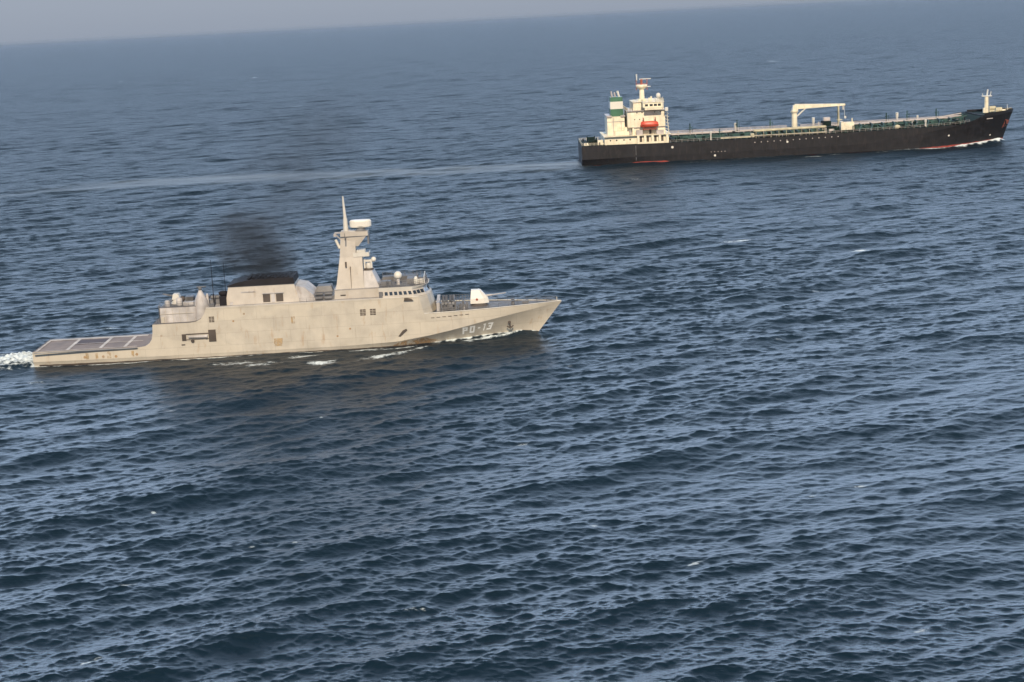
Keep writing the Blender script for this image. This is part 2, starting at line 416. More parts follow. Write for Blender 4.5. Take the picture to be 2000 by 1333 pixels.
    for x0, x1, z0, z1 in ((46.3, 48.0, 1.6, 3.1), (10.2, 10.8, 1.0, 2.2), (12.1, 12.6, 1.1, 2.1), (14.3, 15.1, 1.0, 2.3), (19.0, 19.5, 1.1, 2.2), (49.9, 50.6, 5.8, 7.2)):
        sheet(x0, x1, z0, z1, 'rust_stain', M['stain'], .02)

    # ---- aft deckhouse with hangar door
    ho = MB().prism_z([(24.9, -5.2), (31.4, -5.2), (32.2, -4.8), (32.2, 4.8), (31.4, 5.2), (24.9, 5.2)], 7.05, 9.9).build('hangar', M['lgrey'], root)
    MB().box(24.78, 24.88, -3.4, 3.4, 7.1, 9.6).build('door', M['gear'], ho)
    mb = MB()
    for x in (25.9, 27.3, 28.6, 30.0): mb.box(x, x+.07, -5.29, -5.2, 7.1, 9.9)
    mb.box(24.9, 31.4, -5.33, -5.2, 8.7, 8.78); mb.box(25.1, 25.7, -5.5, -5.2, 7.1, 8.2)
    mb.build('panel_rib', M['grey'], ho)
    MB().box(25.0, 31.9, -5.1, 5.1, 9.9, 9.96).build('roof', M['deckdark'], ho)
    mb = MB(); mb.rail([(24.9, -6.4, 7.05), (24.2, -6.4, 7.05), (24.2, -5, 7.05)], 1, 1.2).rail([(25, -5.1, 9.96), (31.5, -5.1, 9.96)], 1.0, 1.1, .035)
    mb.cyl((24.7, -4.9, 7), (24.7, -4.9, 10.4), .07, n=5).cyl((24.7, -4.4, 7), (24.7, -4.4, 10.4), .07, n=5)
    for k in range(9): mb.cyl((24.7, -4.9, 7.3+.35*k), (24.7, -4.4, 7.3+.35*k), .03, n=4)
    mb.rail([(.5, 6.0, 2.85), (.5, -5.6, 2.85)], .25, 2)
    mb.build('guard_rail', M['gear'], root)
    # close-in gun on the hangar roof
    gn = MB().lathe((27.4, -.8, 9.96), [(1.05, 0), (1.05, .35), (.85, .5), (.85, .9)], 16).box(26.7, 28.3, -1.7, .1, 10.85, 11.9, (.25, .35, .15, .15)).build('aft_gun', M['pale'], root)
    MB().cyl((26.9, -.9, 11.4), (24.9, -.9, 11.9), .13, .09).cyl((26.9, -.5, 11.4), (24.9, -.5, 11.9), .13, .09).cyl((26.8, -1.4, 10.8), (25.9, -1.9, 9.9), .1).build('barrel', M['gear'], gn)
    MB().ball((28.9, -2.6, 11.1), .55, 12).build('magazine_drum', M['dark'], gn)
    MB().lathe((28.4, -3.3, 9.96), [(.6, 0), (.6, 1.3), (.35, 1.5)], 12).lathe((26.2, -3.8, 9.96), [(.5, 0), (.5, 1.0), (.3, 1.2)], 12).box(29.2, 31.2, -3.9, -2.6, 9.96, 10.6).build('ventilator', M['lgrey'], root)
    MB().box(28.8, 30.4, .5, 2.5, 9.96, 10.9).box(31.0, 33.4, 1, 3, 9.96, 10.7).build('locker', M['gear'], root)
    # tapered director tower
    tw = MB().lathe((32.7, -4.0, 7.05), [(1.55, 0), (1.6, 1.0), (1.5, 2.6), (1.25, 3.8), (.85, 4.6), (.45, 5.4), (.25, 5.8)], 24, 1, .95).build('director_tower', M['lgrey'], root)
    MB().cyl((32.7, -4, 12.7), (32.7, -4, 13.6), .1).box(32.1, 33.9, -4.1, -3.9, 13.4, 13.55).ball((32.7, -4, 13.1), .38, 10).build('antenna', M['gear'], tw)
    MB().box(31.05, 31.25, -4.6, -4.1, 8.6, 9.4).build('hatch', M['dark'], tw)
    MB().cyl((33.9, -3.6, 9.65), (33.9, -3.6, 12.0), .3, .22).build('strut', M['lgrey'], tw)
    # whip antennas
    wa = MB().cyl((35.2, -4.3, 9.7), (35.2, -4.3, 12.0), .12, n=6).cyl((35.2, -4.3, 12.0), (35.25, -4.3, 18.6), .07, .035, n=6).build('whip_antenna', M['black'], root)
    wb = wa.copy(); COL.objects.link(wb); wb.parent = root; wb.location = (1.45, 5.5, -1.4)
    # low gear aft of the funnel
    MB().box(33.9, 36.2, -2.5, 3.0, 9.65, 10.6).box(34.4, 35.4, -5.6, -4.8, 9.65, 10.2).cyl((34.2, -1.5, 10.9), (36.4, -1.5, 10.9), .35).build('locker', M['gear'], root)
    MB().box(36.3, 37.6, -4.6, -2.6, 9.65, 11.5).lathe((36.95, -3.6, 11.5), [(.5, 0), (.85, .25), (.85, .7), (.5, .85)], 14).build('ventilator', M['black'], root)

    # ---- funnel
    fn = MB().box(37.3, 51.6, -4.3, 4.3, 9.65, 13.25, (.8, 1.0, .55, .55)).build('funnel', M['grey2'], root)
    cap = [(37.8, 13.1), (37.9, 13.3), (39.4, 13.75), (41.5, 14.1), (43, 14.25), (50.6, 14.3), (50.75, 13.1)]
    MB().prism_y(cap, -4.0, 4.0, .25).build('funnel_cap', M['black'], fn)
    mb = MB()
    for k in range(9): mb.box(41.6+k*.95, 42.15+k*.95, -3.0, 3.0, 14.31, 14.39)
    mb.build('exhaust_grille', M['black'], fn)
    for x in (44.6, 47.1): MB().box(x, x+1.35, -4.32, -4.15, 9.85, 11.35).build('louvre', M['dark'], fn)
    MB().box(44.5, 48.6, -4.26, -4.1, 11.45, 11.6).box(46.2, 46.9, -4.4, -4.1, 9.8, 11.4).box(38.2, 38.8, -4.5, -4.2, 9.7, 10.2).box(40.4, 43.2, -4.12, -4.0, 11.9, 12.1).build('panel', M['lgrey'], fn)
    MB().prism_y([(51.25, 9.65), (54.6, 9.65), (54.2, 10.7), (52.6, 12.2), (50.9, 12.6)], -3.9, 3.9).build('funnel_fairing', M['lgrey'], fn)
    
    # midship gear between funnel and mast
    MB().box(53.0, 58.2, -3.8, 4.5, 9.65, 10.35).box(54, 57.5, 1.0, 4.8, 10.3, 11.4, (.5, .3, .4, .4)).build('locker', M['gear'], root)
    mb = MB().cyl((54.6, -4.6, 10.1), (56, -4.6, 10.1), .32).cyl((56.4, -4.6, 10.1), (57.8, -4.6, 10.1), .32)
    mb.cyl((54.6, -3.6, 10.7), (56, -3.6, 10.7), .32).cyl((56.4, -3.6, 10.7), (57.8, -3.6, 10.7), .32)
    mb.build('liferaft_canister', M['gear'], root)
    MB().rail([(51.8, -6.3, 9.65), (58.2, -6.3, 9.65)], .9, 1.2).rail([(51.8, 6.3, 9.65), (66, 6.3, 9.65)], .9, 1.2).build('guard_rail', M['gear'], root)

    # ---- mast tower
    ms = MB().box(58.2, 67.0, -4.0, 4.0, 9.65, 11.35, (.15, .1, .1, .1)).build('mast_house', M['grey2'], root)
    MB().box(58.25, 67.1, -4.02, 4.02, 11.35, 11.42).build('ledge', M['lgrey'], ms)
    t2 = MB().prism_z([(58.6, -3.5), (64.0, -3.5), (64.0, 3.5), (58.6, 3.5)], 11.42, 17.3, [(59.6, -2.0), (63.9, -2.0), (63.9, 2.0), (59.6, 2.0)])
    t2.prism_z([(59.6, -2.0), (62.7, -2.0), (62.7, 2.0), (59.6, 2.0)], 17.3, 22.2, [(60.1, -1.4), (62.8, -1.4), (62.8, 1.4), (60.1, 1.4)])
    t2.build('tower', M['grey2'], ms)
    MB().prism_z([(64.003, -3.3), (66.9, -3.3), (67.05, -2.6), (67.05, 2.6), (66.9, 3.3), (64.003, 3.3)], 11.42, 14.5, [(64.003, -2.3), (65.6, -2.3), (65.7, -1.9), (65.7, 1.9), (65.6, 2.3), (64.003, 2.3)]).build('forward_block', M['lgrey'], ms)
    MB().box(61.55, 61.61, -3.62, -2.0, 11.5, 15.6).box(60.2, 60.26, -3.62, -3.3, 9.8, 11.3).box(59.4, 60.4, -4.08, -3.95, 10.2, 10.4).box(60.6, 60.9, -3.0, -2.4, 15.6, 16.5).build('seam', M['dark'], ms)
    # mid platform with lip
    MB().box(62.2, 65.1, -2.0, 2.0, 17.3, 17.55).box(62.2, 65.3, -2.15, -2.0, 17.3, 18.1).box(65.15, 65.3, -2, 2, 17.3, 18.0).box(62.8, 64.5, -1, 1, 17.55, 18.4).build('lower_platform', M['pale'], ms)
    # director ball on forward block
    MB().lathe((65.0, -.9, 14.5), [(.95, 0), (.95, .3), (.6, .35)], 14).build('radar_base', M['dark'], ms)
    dd = MB().lathe((65.0, -.9, 14.8), [(.55, 0), (.65, .4), (.4, 1.1)], 14).box(64.1, 64.4, -1.4, -.4, 14.9, 16.6).box(65.4, 65.7, -1.4, -.4, 14.9, 16.2).box(64.1, 65.7, -1.2, -.6, 16.1, 16.5).build('director_radar', M['pale'], ms)
    MB().ball((66.0, -1.0, 16.5), .5, 14).build('radar_dish', M['white'], dd)
    # upper flared platform
    MB().prism_z([(60.0, -1.5), (63.3, -1.5), (63.3, 1.5), (60.0, 1.5)], 19.3, 21.3, [(60.0, -1.6), (65.0, -1.8), (65.0, 1.8), (60.0, 1.6)]).box(60, 65.3, -2.0, 2.0, 21.303, 22.1).build('upper_platform', M['grey2'], ms)
    MB().lathe((63.9, 0, 22.1), [(1.2, 0), (.9, .25), (.8, .6), (1.25, .9)], 18).build('radar_pedestal', M['gear'], ms)
    rd = MB(); n = 24
    P_ = lambda k_: [(63.9+k_*2.1*math.copysign(abs(math.cos(2*math.pi*i/n))**.45, math.cos(2*math.pi*i/n)), .9*k_*math.sin(2*math.pi*i/n)-.2) for i in range(n)]
    rd.prism_z(P_(.93), 22.8, 23.0, P_(1)).prism_z(P_(1), 23.0, 23.95, P_(1)).prism_z(P_(1), 23.95, 24.2, P_(.9))
    rd.build('search_radar', M['white'], ms)
    MB().cyl((61.0, 0, 22.0), (61.0, 0, 24.6), .55, .42, 8).cyl((61.0, 0, 24.6), (60.85, 0, 28.9), .34, .13, 8).build('pole_mast', M['pale'], ms)
    MB().box(58.8, 61, -.25, .25, 21.75, 22.0).cyl((58.9, 0, 21.6), (60.0, 0, 20.4), .12).box(58.6, 59.1, -.5, .5, 21.2, 21.7).build('yard', M['lgrey'], ms)
    MB().cyl((58.9, -.3, 20.6), (59.6, -.3, 18.9), .26, .3, 8).build('antenna', M['white'], ms)
    MB().box(60.9, 61.1, -3.8, 3.8, 20.8, 21.0).cyl((61, -3.7, 20.9), (61, -3.7, 22.2), .06, n=5).cyl((61, 3.7, 20.9), (61, 3.7, 22.2), .06, n=5).box(65.1, 65.4, -1.5, 1.5, 19.6, 21.3).build('yard', M['gear'], ms)

    # ---- bridge
    P0 = [(66.9, -6.1), (73.6, -6.1), (75.8, -4.2), (76.6, -2), (76.6, 2), (75.8, 4.2), (73.6, 6.1), (66.9, 6.1)]
    P1 = [(66.9, -5.9), (73.2, -5.9), (75.2, -4.0), (75.8, -2), (75.8, 2), (75.2, 4.0), (73.2, 5.9), (66.9, 5.9)]
    Pb = [(72.5, -6.3), (75.3, -6.3), (76.9, -4.6), (77.6, -2), (77.6, 2), (76.9, 4.6), (75.3, 6.3), (72.5, 6.3)]
    Pt = [(72.5, -6.28), (74.3, -6.28), (76.0, -4.6), (76.7, -2), (76.7, 2), (76.0, 4.6), (74.3, 6.28), (72.5, 6.28)]
    br = MB().prism_z(Pb, 6.2, 9.66, Pt).build('forward_house', M['grey'], root)
    b2 = MB().prism_z(P0, 9.67, 11.0, P1).build('bridge', M['grey2'], root)
    P2 = [(66.9, -6.0), (73.4, -6.0), (75.6, -4.2), (76.4, -2), (76.4, 2), (75.6, 4.2), (73.4, 6.0), (66.9, 6.0)]
    MB().prism_z(P1, 11.0, 11.6, P2).build('roof_band', M['pale'], b2)
    MB().prism_z([(x-.15 if x > 70 else x, y*.97) for x, y in P2], 11.6, 11.66).build('roof', M['deckdark'], b2)
    # windows: one part each
    def lerp(a, b, t): return a+(b-a)*t
    def win(seg, t0, t1, z0=10.12, z1=10.78):
        (x0, y0), (x1, y1) = P0[seg], P0[seg+1]; (u0, w0), (u1, w1) = P1[seg], P1[seg+1]
        nx, ny = (y1-y0), -(x1-x0); L = math.hypot(nx, ny); nx /= L; ny /= L
        q = []
        for t, z in ((t0, z0), (t1, z0), (t1, z1), (t0, z1)):
            k = (z-9.67)/(11.0-9.67)
            X = lerp(lerp(x0, x1, t), lerp(u0, u1, t), k); Y = lerp(lerp(y0, y1, t), lerp(w0, w1, t), k)
            q.append((X+nx*.04, Y+ny*.04, z))
        q2 = [(a-nx*.08, b-ny*.08, c) for a, b, c in q]
        MB().addv(q+q2, [(0, 1, 2, 3), (7, 6, 5, 4), (0, 4, 5, 1), (1, 5, 6, 2), (2, 6, 7, 3), (3, 7, 4, 0)]).build('window', M['glass'], b2)
    for k in range(7): win(0, .03+k*.14, .12+k*.14)
    for sg in (1, 2, 3, 4, 5):
        n = 3 if sg in (1, 5, 3) else 2
        for k in range(n): win(sg, (k+.12)/n, (k+.88)/n)
    for k in range(7): win(6, .05+k*.135, .13+k*.135)
    MB().box(66.9, 67.6, -6.2, -6.02, 9.75, 10.9).build('door', M['gear'], b2)
    # wing opening below the bridge front
    MB().prism_y([(71.6, 9.0), (73.4, 9.0), (73.0, 9.35), (72.3, 9.55), (71.7, 9.55)], -6.75, -6.5).build('opening', M['dark'], root)
    # roof gear
    MB().rail([(67.1, -5.7, 11.66), (73.2, -5.7, 11.66), (75.4, -3.9, 11.66), (76.0, 0, 11.66), (75.4, 3.9, 11.66), (73.2, 5.7, 11.66), (67.1, 5.7, 11.66)], 1.15, .9, .045).build('guard_rail', M['gear'], b2)
    MB().box(67.3, 69.2, -3.6, -1.5, 11.66, 12.4).box(72.2, 74.0, -2, 1.5, 11.66, 12.5).box(69.5, 70.3, 1, 4, 11.66, 12.6).cyl((68.6, -4.6, 11.66), (68.6, -4.6, 12.7), .25).cyl((72.9, -4.0, 11.66), (72.9, -4, 12.6), .2).box(67.2, 74.2, 3.0, 5.2, 11.66, 12.3).build('deck_gear', M['gear'], b2)
    MB().cyl((70.6, -3.4, 11.66), (70.6, -3.4, 12.9), .35, .3, 12).build('dome_pedestal', M['lgrey'], b2)
    MB().ball((70.6, -3.4, 13.5), .78, 20).build('satellite_dome', M['white'], b2)
    MB().lathe((74.0, -3.4, 11.66), [(.4, 0), (.42, .9), (.25, 1.4)], 12).build('antenna', M['white'], b2)
    MB().box(75.5, 75.65, -3.2, 3.2, 11.6, 13.0).box(74.3, 75.6, -3.3, -3.15, 11.6, 12.6).build('wind_screen', M['pale'], b2)

    # ---- foredeck gear: missile canisters behind a rail, dark lockers
    for i, (x, y, a) in enumerate(((79.2, -3.4, 35), (80.6, -3.4, 35), (79.2, 2.6, -35), (80.6, 2.6, -35))):
        mb = MB(); dx, dy = math.sin(R(10)), math.cos(R(10))*(-1 if a > 0 else 1)
        for k in (-.3, .3):
            mb.cyl((x+k, y-dy*1.4, 6.9), (x+k, y+dy*1.2, 7.7), .27, n=10)
        mb.box(x-.5, x+.5, y-.8, y+.8, 6.2, 6.75)
        mb.build('missile_canister', M['gear'], root)
    mb = MB(); rr = random.Random(3)
    for k in range(15):
        x = 78.2+k*.36+rr.random()*.15; y = -4.6+rr.random()*1.5
        mb.box(x, x+.2+.2*rr.random(), y, y+.5, 6.22, 7.0+.9*rr.random())
    mb.build('deck_gear', M['gear'], root)
    mb = MB()
    for sg in (-1, 1):
        pts = [(x, sg*(H.half(x, 6.2)-.25), 6.22) for x in fr(78.2, 101, 12)]
        mb.rail(pts[:4], 1.3, .55, .05); mb.rail(pts[3:], .9, 1.8, .03)
    mb.build('guard_rail', M['gear'], root)
    MB().prism_y([(82.8, 6.2), (83.1, 6.2), (83.0, 7.0)], -4.2, 4.2).box(77.7, 78.3, -4.6, 4.6, 6.2, 7.9).build('breakwater', M['lgrey'], root)
    mb = MB()
    for k in range(7):
        x = 76.5+k*1.1; yy = -H.half(x, 5.4); mb.box(x, x+.7, yy-.04, yy+.05, 5.32+.03*k, 5.42+.03*k)
    mb.build('fairlead', M['dark'], root)
    # capstans and anchor gear
    MB().lathe((92.5, -1.0, 6.2), [(.45, 0), (.3, .3), (.3, .6), (.45, .75)], 12).lathe((92.5, 1.0, 6.2), [(.45, 0), (.3, .3), (.3, .6), (.45, .75)], 12).box(94.2, 95.6, -.4, .4, 6.2, 6.6).build('capstan', M['gear'], root)
    MB().cyl((101.1, 0, 6.1), (101.1, 0, 7.0), .06, n=6).build('jackstaff', M['white'], root)
    # ---- main gun
    gx = 85.9
    gb = MB().lathe((gx, 0, 6.15), [(1.75, 0), (1.75, .35), (1.5, .45), (1.5, .6)], 24).build('deck_gun', M['dark'], root)
    tu = MB().prism_z([(gx-1.7, -1.35), (gx+1.1, -1.35), (gx+1.95, -.8), (gx+1.95, .8), (gx+1.1, 1.35), (gx-1.7, 1.35)], 6.75, 7.7,
                      [(gx-1.65, -1.3), (gx+.9, -1.3), (gx+1.75, -.75), (gx+1.75, .75), (gx+.9, 1.3), (gx-1.65, 1.3)])
    tu.prism_z([(gx-1.65, -1.3), (gx+.9, -1.3), (gx+1.75, -.75), (gx+1.75, .75), (gx+.9, 1.3), (gx-1.65, 1.3)], 7.703, 9.3,
               [(gx-1.45, -.85), (gx+.1, -.85), (gx+.35, -.5), (gx+.35, .5), (gx+.1, .85), (gx-1.45, .85)])
    tu.build('turret', M['white'], gb)
    MB().cyl((gx+1.2, 0, 8.0), (gx+2.6, 0, 8.1), .22, .18).cyl((gx+2.6, 0, 8.1), (gx+5.3, 0, 8.35), .11, .09).build('barrel', M['lgrey'], gb)
    MB().cyl((gx-.4, -1.38, 7.55), (gx-.4, -1.28, 7.55), .24).build('hatch', M['rust'], gb)
    return root, H

# ================================================================== TANKER
def build_tanker():
    root = empty('oil_tanker', (TKX, TKY, 0), TKYAW)
    tag(root, 'black hulled oil tanker with cream accommodation block, green and white banded funnel and deck crane', 'tanker ship')
    def T(x):
        return float(lin([(0, 7.9), (36, 7.6), (70, 7.6), (105, 8.0), (140, 8.5), (155, 8.9), (159, 9.6), (162, 11.0), (164.5, 11.8), (180, 12.5)], x))
    zk = lambda x: float(lin([(0, 2.5), (115, 3), (150, 8.0), (165, 11.2), (180, 12.3)], x))
    def vk(x): return 16.0 if x < 138 else max(.05, 16*(1-((x-138)/42)**2.3)**.62)
    def vw(x):
        if x < 30: return float(lin([(0, 14.0), (15, 15.3), (30, 15.9)], x))
        return 15.9 if x < 132 else max(.04, 15.9*(1-((x-132)/48)**1.9)**.85)
    H = Hull(180, 175.5, 12.5, zk, vk, vw, T, 150)
    st = fr(0, 36, 10)+fr(40, 138, 14)+fr(141, 155, 7)+fr(156, 172, 16)+fr(172.7, 180, 14)
    H.side(st).build('hull', M['hull_t'], root)
    H.cap(st[:32], 0, .0).build('main_deck', M['green'], root)
    fo = [x for x in st if x >= 155]
    H.cap(fo).build('forecastle_deck', M['green'], root)
    # bulwark at forecastle
    mb = MB(); vs = []; xs = fr(164.6, 179.9, 22)
    for x in xs:
        t = T(x); vs += [(H.xs(x, t), -H.half(x, t), t-.05), (H.xs(x, t)+.05, -H.half(x, t)-.05, t+.85)]
    f = [(2*i, 2*i+2, 2*i+3, 2*i+1) for i in range(len(xs)-1)]
    mb.addv(vs, f); mb.addv([(a, -b, c) for a, b, c in vs], f)
    mb.build('bulwark', M['hull_t'], root)
    # hull marks: load line discs, draught marks, white seams
    def disc(x, z, r, mat='white', name='draught_mark'):
        y = -H.half(x, z); return MB().cyl((H.xs(x, z), y+.05, z), (H.xs(x, z), y-.06, z), r, n=10).build(name, M[mat], root)
    for x, z, r in ((36.8, 5.8, .5), (54.0, 1.6, .45), (83.5, 5.6, .42), (149.3, 4.7, .38), (171.0, 3.4, .32)): disc(x, z, r)
    mb = MB()
    for k in range(14):
        x = 70.3+k*2.6; mb.cyl((x, -16.05, 6.05+.05*k), (x, -15.95, 6.05+.05*k), .22, n=8)
    for k in range(5): mb.cyl((52.5+1.4*k, -16.04, 3.1), (52.5+1.4*k, -15.9, 3.1), .16, n=8)
    mb.build('load_mark', M['pinkpipe'], root)
    yh = -H.half(22, 5)
    MB().box(21.9, 22.05, yh-.05, yh+.3, 1.2, 7.2).build('hull_stripe', M['gear'], root)
    MB().box(10.7, 10.85, -H.half(10, 5)-.04, -H.half(10, 5)+.3, .8, 7.6).build('hull_seam', M['black'], root)
    
    # ship's name strip on bow: pale dashes of unreadable lettering are only a scuff
    mb = MB()
    for k in range(5):
        x = 166.2+k*.62; z = 10.2; mb.box(H.xs(x, z), H.xs(x, z)+.4, -H.half(x, z)-.08, -H.half(x, z)+.1, z, z+.4)
    mb.build('bow_scuff', M['pinkpipe'], root)
    # rust-red patch at the hawse and stem
    mb = MB(); rows = []
    for i, x in enumerate(fr(176.6, 179.6, 6)):
        for Z in (5.6+.2*i, 7.5, 9.3-.12*i): rows.append((H.xs(x, Z)+.01, -(H.half(x, Z)+.04), Z))
    mb.addv(rows, [(3*i+j, 3*i+j+1, 3*i+j+4, 3*i+j+3) for i in range(6) for j in range(2)])
    mb.build('anchor_stain', M['rust'], root)
    MB().cyl((175.6, -4.6, 8.8), (175.8, -4.3, 7.0), .25).cyl((175, -4.7, 6.9), (176.6, -3.9, 7.0), .25).build('anchor', M['black'], root)

    # ---- poop deck
    MB().rail([(.3, -13.5, 7.9), (10, -15.6, 7.85)], 1.1, 1.6, .06).rail([(.3, -13.5, 7.9), (.3, 13.5, 7.9)], 1.1, 1.6, .06).rail([(.3, 13.5, 7.9), (10, 15.6, 7.85)], 1.1, 1.6, .06).build('guard_rail', M['cream'], root)
    for (x, y) in ((5, -8), (5, 6)):
        wn_ = MB().box(x-1.6, x+1.6, y-1.8, y+1.8, 7.9, 8.4).cyl((x-1.5, y, 9.2), (x+1.5, y, 9.2), .75).cyl((x-1.7, y, 9.2), (x-1.4, y, 9.2), 1.1).cyl((x+1.4, y, 9.2), (x+1.7, y, 9.2), 1.1)
        wn_.build('mooring_winch', M['green'], root)
    mb = MB()
    for x in (2.0, 7.6):
        for y in (-11.5, -12.3, 11.5, 12.3): mb.cyl((x, y, 7.9), (x, y, 8.9), .3)
    mb.build('bollard', M['black'], root)
    MB().box(1.2, 3.2, -12.6, -10.8, 7.9, 8.9, (.2, .4, .2, .2)).box(6.9, 9.2, -11, -8, 7.9, 9.7).build('deck_locker', M['cream'], root)
    # ---- lower house
    ho = MB().box(9.6, 35.8, -13.0, 13.0, 7.6, 11.0).build('lower_house', M['cream'], root)
    MB().box(9.2, 36.6, -14.4, 14.4, 11.0, 11.2).build('boat_deck', M['cream'], ho)
    mb = MB()
    for x in (22.8, 25.6, 28.6, 31.6, 34.6): mb.box(x, x+.9, -14.3, -13.8, 7.6, 11.0)
    mb.box(22.8, 35.5, -14.35, -14.2, 7.6, 8.4)
    mb.build('pillar', M['cream'], ho)
    for x in (23.9, 26.7, 29.8, 32.6): MB().box(x, x+1.0, -13.03, -12.9, 8.2, 10.5).build('doorway', M['dark'], ho)
    for x in (12, 14.5, 17.5, 20): MB().cyl((x, -13.05, 9.5), (x, -12.9, 9.5), .32).build('porthole', M['glass'], ho)
    # ---- engine casing and funnel
    cs = MB().box(11.3, 18.4, -7.5, 7.5, 11.2, 18.6).build('engine_casing', M['cream'], root)
    MB().box(11.0, 13.2, -8.2, 8.2, 18.6, 19.1).box(16.9, 18.7, -8.2, 8.2, 18.6, 19.0).box(11.2, 18.5, -7.7, -7.5, 16.6, 16.8).box(13.6, 13.9, -7.75, -7.5, 11.2, 18.5).box(16.8, 17.1, -7.75, -7.5, 11.2, 16.6).build('ledge', M['pinkpipe'], cs)
    MB().box(18.0, 21.0, -9.5, 9.5, 11.2, 14.3).box(14.2, 18.0, -10.5, -7.5, 11.2, 13.0).build('vent_house', M['cream'], root)
    mb = MB()
    for k in range(6): mb.box(18.2, 19.4, -7.0, -6.0, 12.0+k*1.25, 12.12+k*1.25)
    mb.cyl((18.3, -7.2, 11.2), (18.3, -7.2, 18.6), .08, n=4).cyl((19.4, -7.2, 11.2), (19.4, -7.2, 18.6), .08, n=4)
    mb.build('stair', M['gear'], cs)
    fu = MB().box(13.0, 18.2, -4.2, 4.2, 18.6, 21.6, (.05, .05, .05, .05)).build('funnel', M['fgreen'], root)
    MB().box(12.98, 18.22, -4.22, 4.22, 21.6, 24.6).build('funnel_band', M['white'], fu)
    MB().box(13.05, 18.15, -4.15, 4.15, 24.6, 26.4, (.1, .1, .1, .1)).build('funnel_top', M['fgreen'], fu)
    mb = MB()
    for x, y, h in ((14.0, -1.8, 2.0), (14.2, 1.6, 2.2), (15.4, 0, 1.8)): mb.cyl((x, y, 26.4), (x-.3, y, 26.4+h), .4, .32)
    mb.build('exhaust_pipe', M['pinkpipe'], fu)
    MB().cyl((16.9, -2.2, 26.4), (16.2, -2.2, 28.8), .4, .5).build('exhaust_pipe', M['white'], fu)
    # ---- accommodation
    ac = MB().box(19.3, 34.6, -12.0, 12.0, 14.3, 20.8).box(21.2, 34.6, -11.5, 11.5, 11.2, 14.3).build('accommodation_block', M['cream'], root)
    MB().box(21.8, 34.7, -12.2, 12.2, 14.15, 14.3).box(19.0, 35.2, -12.8, 12.8, 20.8, 20.95).build('deck_ledge', M['pinkpipe'], ac)
    for x in (23.2, 25.3, 30.4, 32.7):
        MB().cyl((x, -12.05, 20.1), (x, -11.9, 20.1), .28).build('porthole', M['glass'], ac)
    for x in (22.2, 24.2):
        MB().cyl((x, -12.05, 17.4), (x, -11.9, 17.4), .24).build('porthole', M['glass'], ac)
    for y in fr(-10, 10, 8):
        for z in (16.2, 19.4): MB().box(34.58, 34.66, y-.45, y+.45, z, z+.9).build('window', M['glass'], ac)
    MB().box(28.0, 28.9, -11.65, -11.4, 11.3, 13.4).build('doorway', M['dark'], ac)
    mb = MB()
    for k in range(7): mb.cyl((34.6, -12.0, 12+1.3*k), (36.1, -13.0, 11.4+1.3*k), .09, n=5)
    mb.path([(35.9, -13, 11.2), (35.5, -12.8, 16), (35.3, -12.6, 20.8)], .12)
    mb.build('stair', M['cream'], ac)
    MB().rail([(19.4, -12.6, 20.95), (24, -12.6, 20.95)], 1.1, 1.4, .07).rail([(19.4, -12.6, 20.95), (19.4, 12.6, 20.95)], 1.1, 1.4, .07).rail([(9.4, -14.2, 11.2), (22, -14.2, 11.2)], 1.1, 1.4, .07).build('guard_rail', M['cream'], ac)
    br = MB().box(22.0, 34.4, -9, 9, 20.96, 23.9).box(26.2, 33.2, -15.5, 15.5, 21.2, 22.2).box(25.6, 33.8, -14, 14, 22.2, 24.1).build('wheelhouse', M['cream'], root)
    for x in (26.4, 28.3, 30.0, 31.6): MB().box(x, x+1.25, -14.06, -13.9, 22.6, 23.5).build('window', M['glass'], br)
    for y in fr(-13, 13, 12): MB().box(33.75, 33.86, y-.8, y+.8, 22.6, 23.5).build('window', M['glass'], br)
    MB().box(21.8, 34.2, -9.4, 9.4, 24.1, 24.25).box(25.4, 34.2, -14.3, 14.3, 24.103, 24.26).build('roof', M['cream'], br)
    MB().rail([(22, -9.2, 24.25), (25.3, -9.2, 24.25), (25.6, -14, 24.26), (34, -14, 24.26), (34, 14, 24.26)], 1.1, 1.5, .07).build('guard_rail', M['cream'], br)
    mb = MB().cyl((33.4, -14.5, 22), (33.6, -14.7, 26.2), .12).cyl((31.0, -12, 24), (30.6, -13.6, 26.0), .15).box(34.4, 35.6, -15, -13.4, 20.5, 21.9)
    mb.build('signal_post', M['white'], br)
    mm = MB().cyl((26.3, -2, 24.0), (26.3, -2, 29.3), 1.15, .95, 14).box(24.8, 28, -3.2, -.8, 24.25, 25.1).build('radar_mast', M['cream'], root)
    MB().lathe((26.3, -2, 28.9), [(1.0, 0), (2.2, .9), (2.4, 1.2), (2.4, 2.0), (2.2, 2.0)], 12).build('crow_nest', M['cream'], mm)
    MB().box(24.0, 24.25, -2.5, -2.3, 28.7, 32.9).box(28.4, 28.7, -2.5, -2.3, 28.7, 33.1).box(24.0, 28.7, -2.5, -2.3, 31.1, 31.3).cyl((26.3, -2, 30.9), (26.3, -2, 33.1), .5).build('mast_frame', M['rust'], mm)
    MB().box(25.4, 30.2, -2.2, -1.8, 33.0, 33.3).box(27.0, 29.9, -3.0, -2.7, 29.9, 30.2).cyl((24.4, -2.4, 32.6), (24.3, -2.4, 35.2), .18, .3).build('radar_scanner', M['white'], mm)
    MB().cyl((32.4, -9, 24.0), (32.4, -9, 25.8), .22).build('dome_post', M['white'], br)
    MB().ball((32.4, -9, 26.5), .95, 14, 1.15).build('satellite_dome', M['white'], br)
    MB().lathe((28.9, -7, 24.25), [(.5, 0), (.5, 1.4)], 10).lathe((29.9, -4, 24.25), [(.4, 0), (.4, 1.8)], 10).build('ventilator', M['cream'], br)
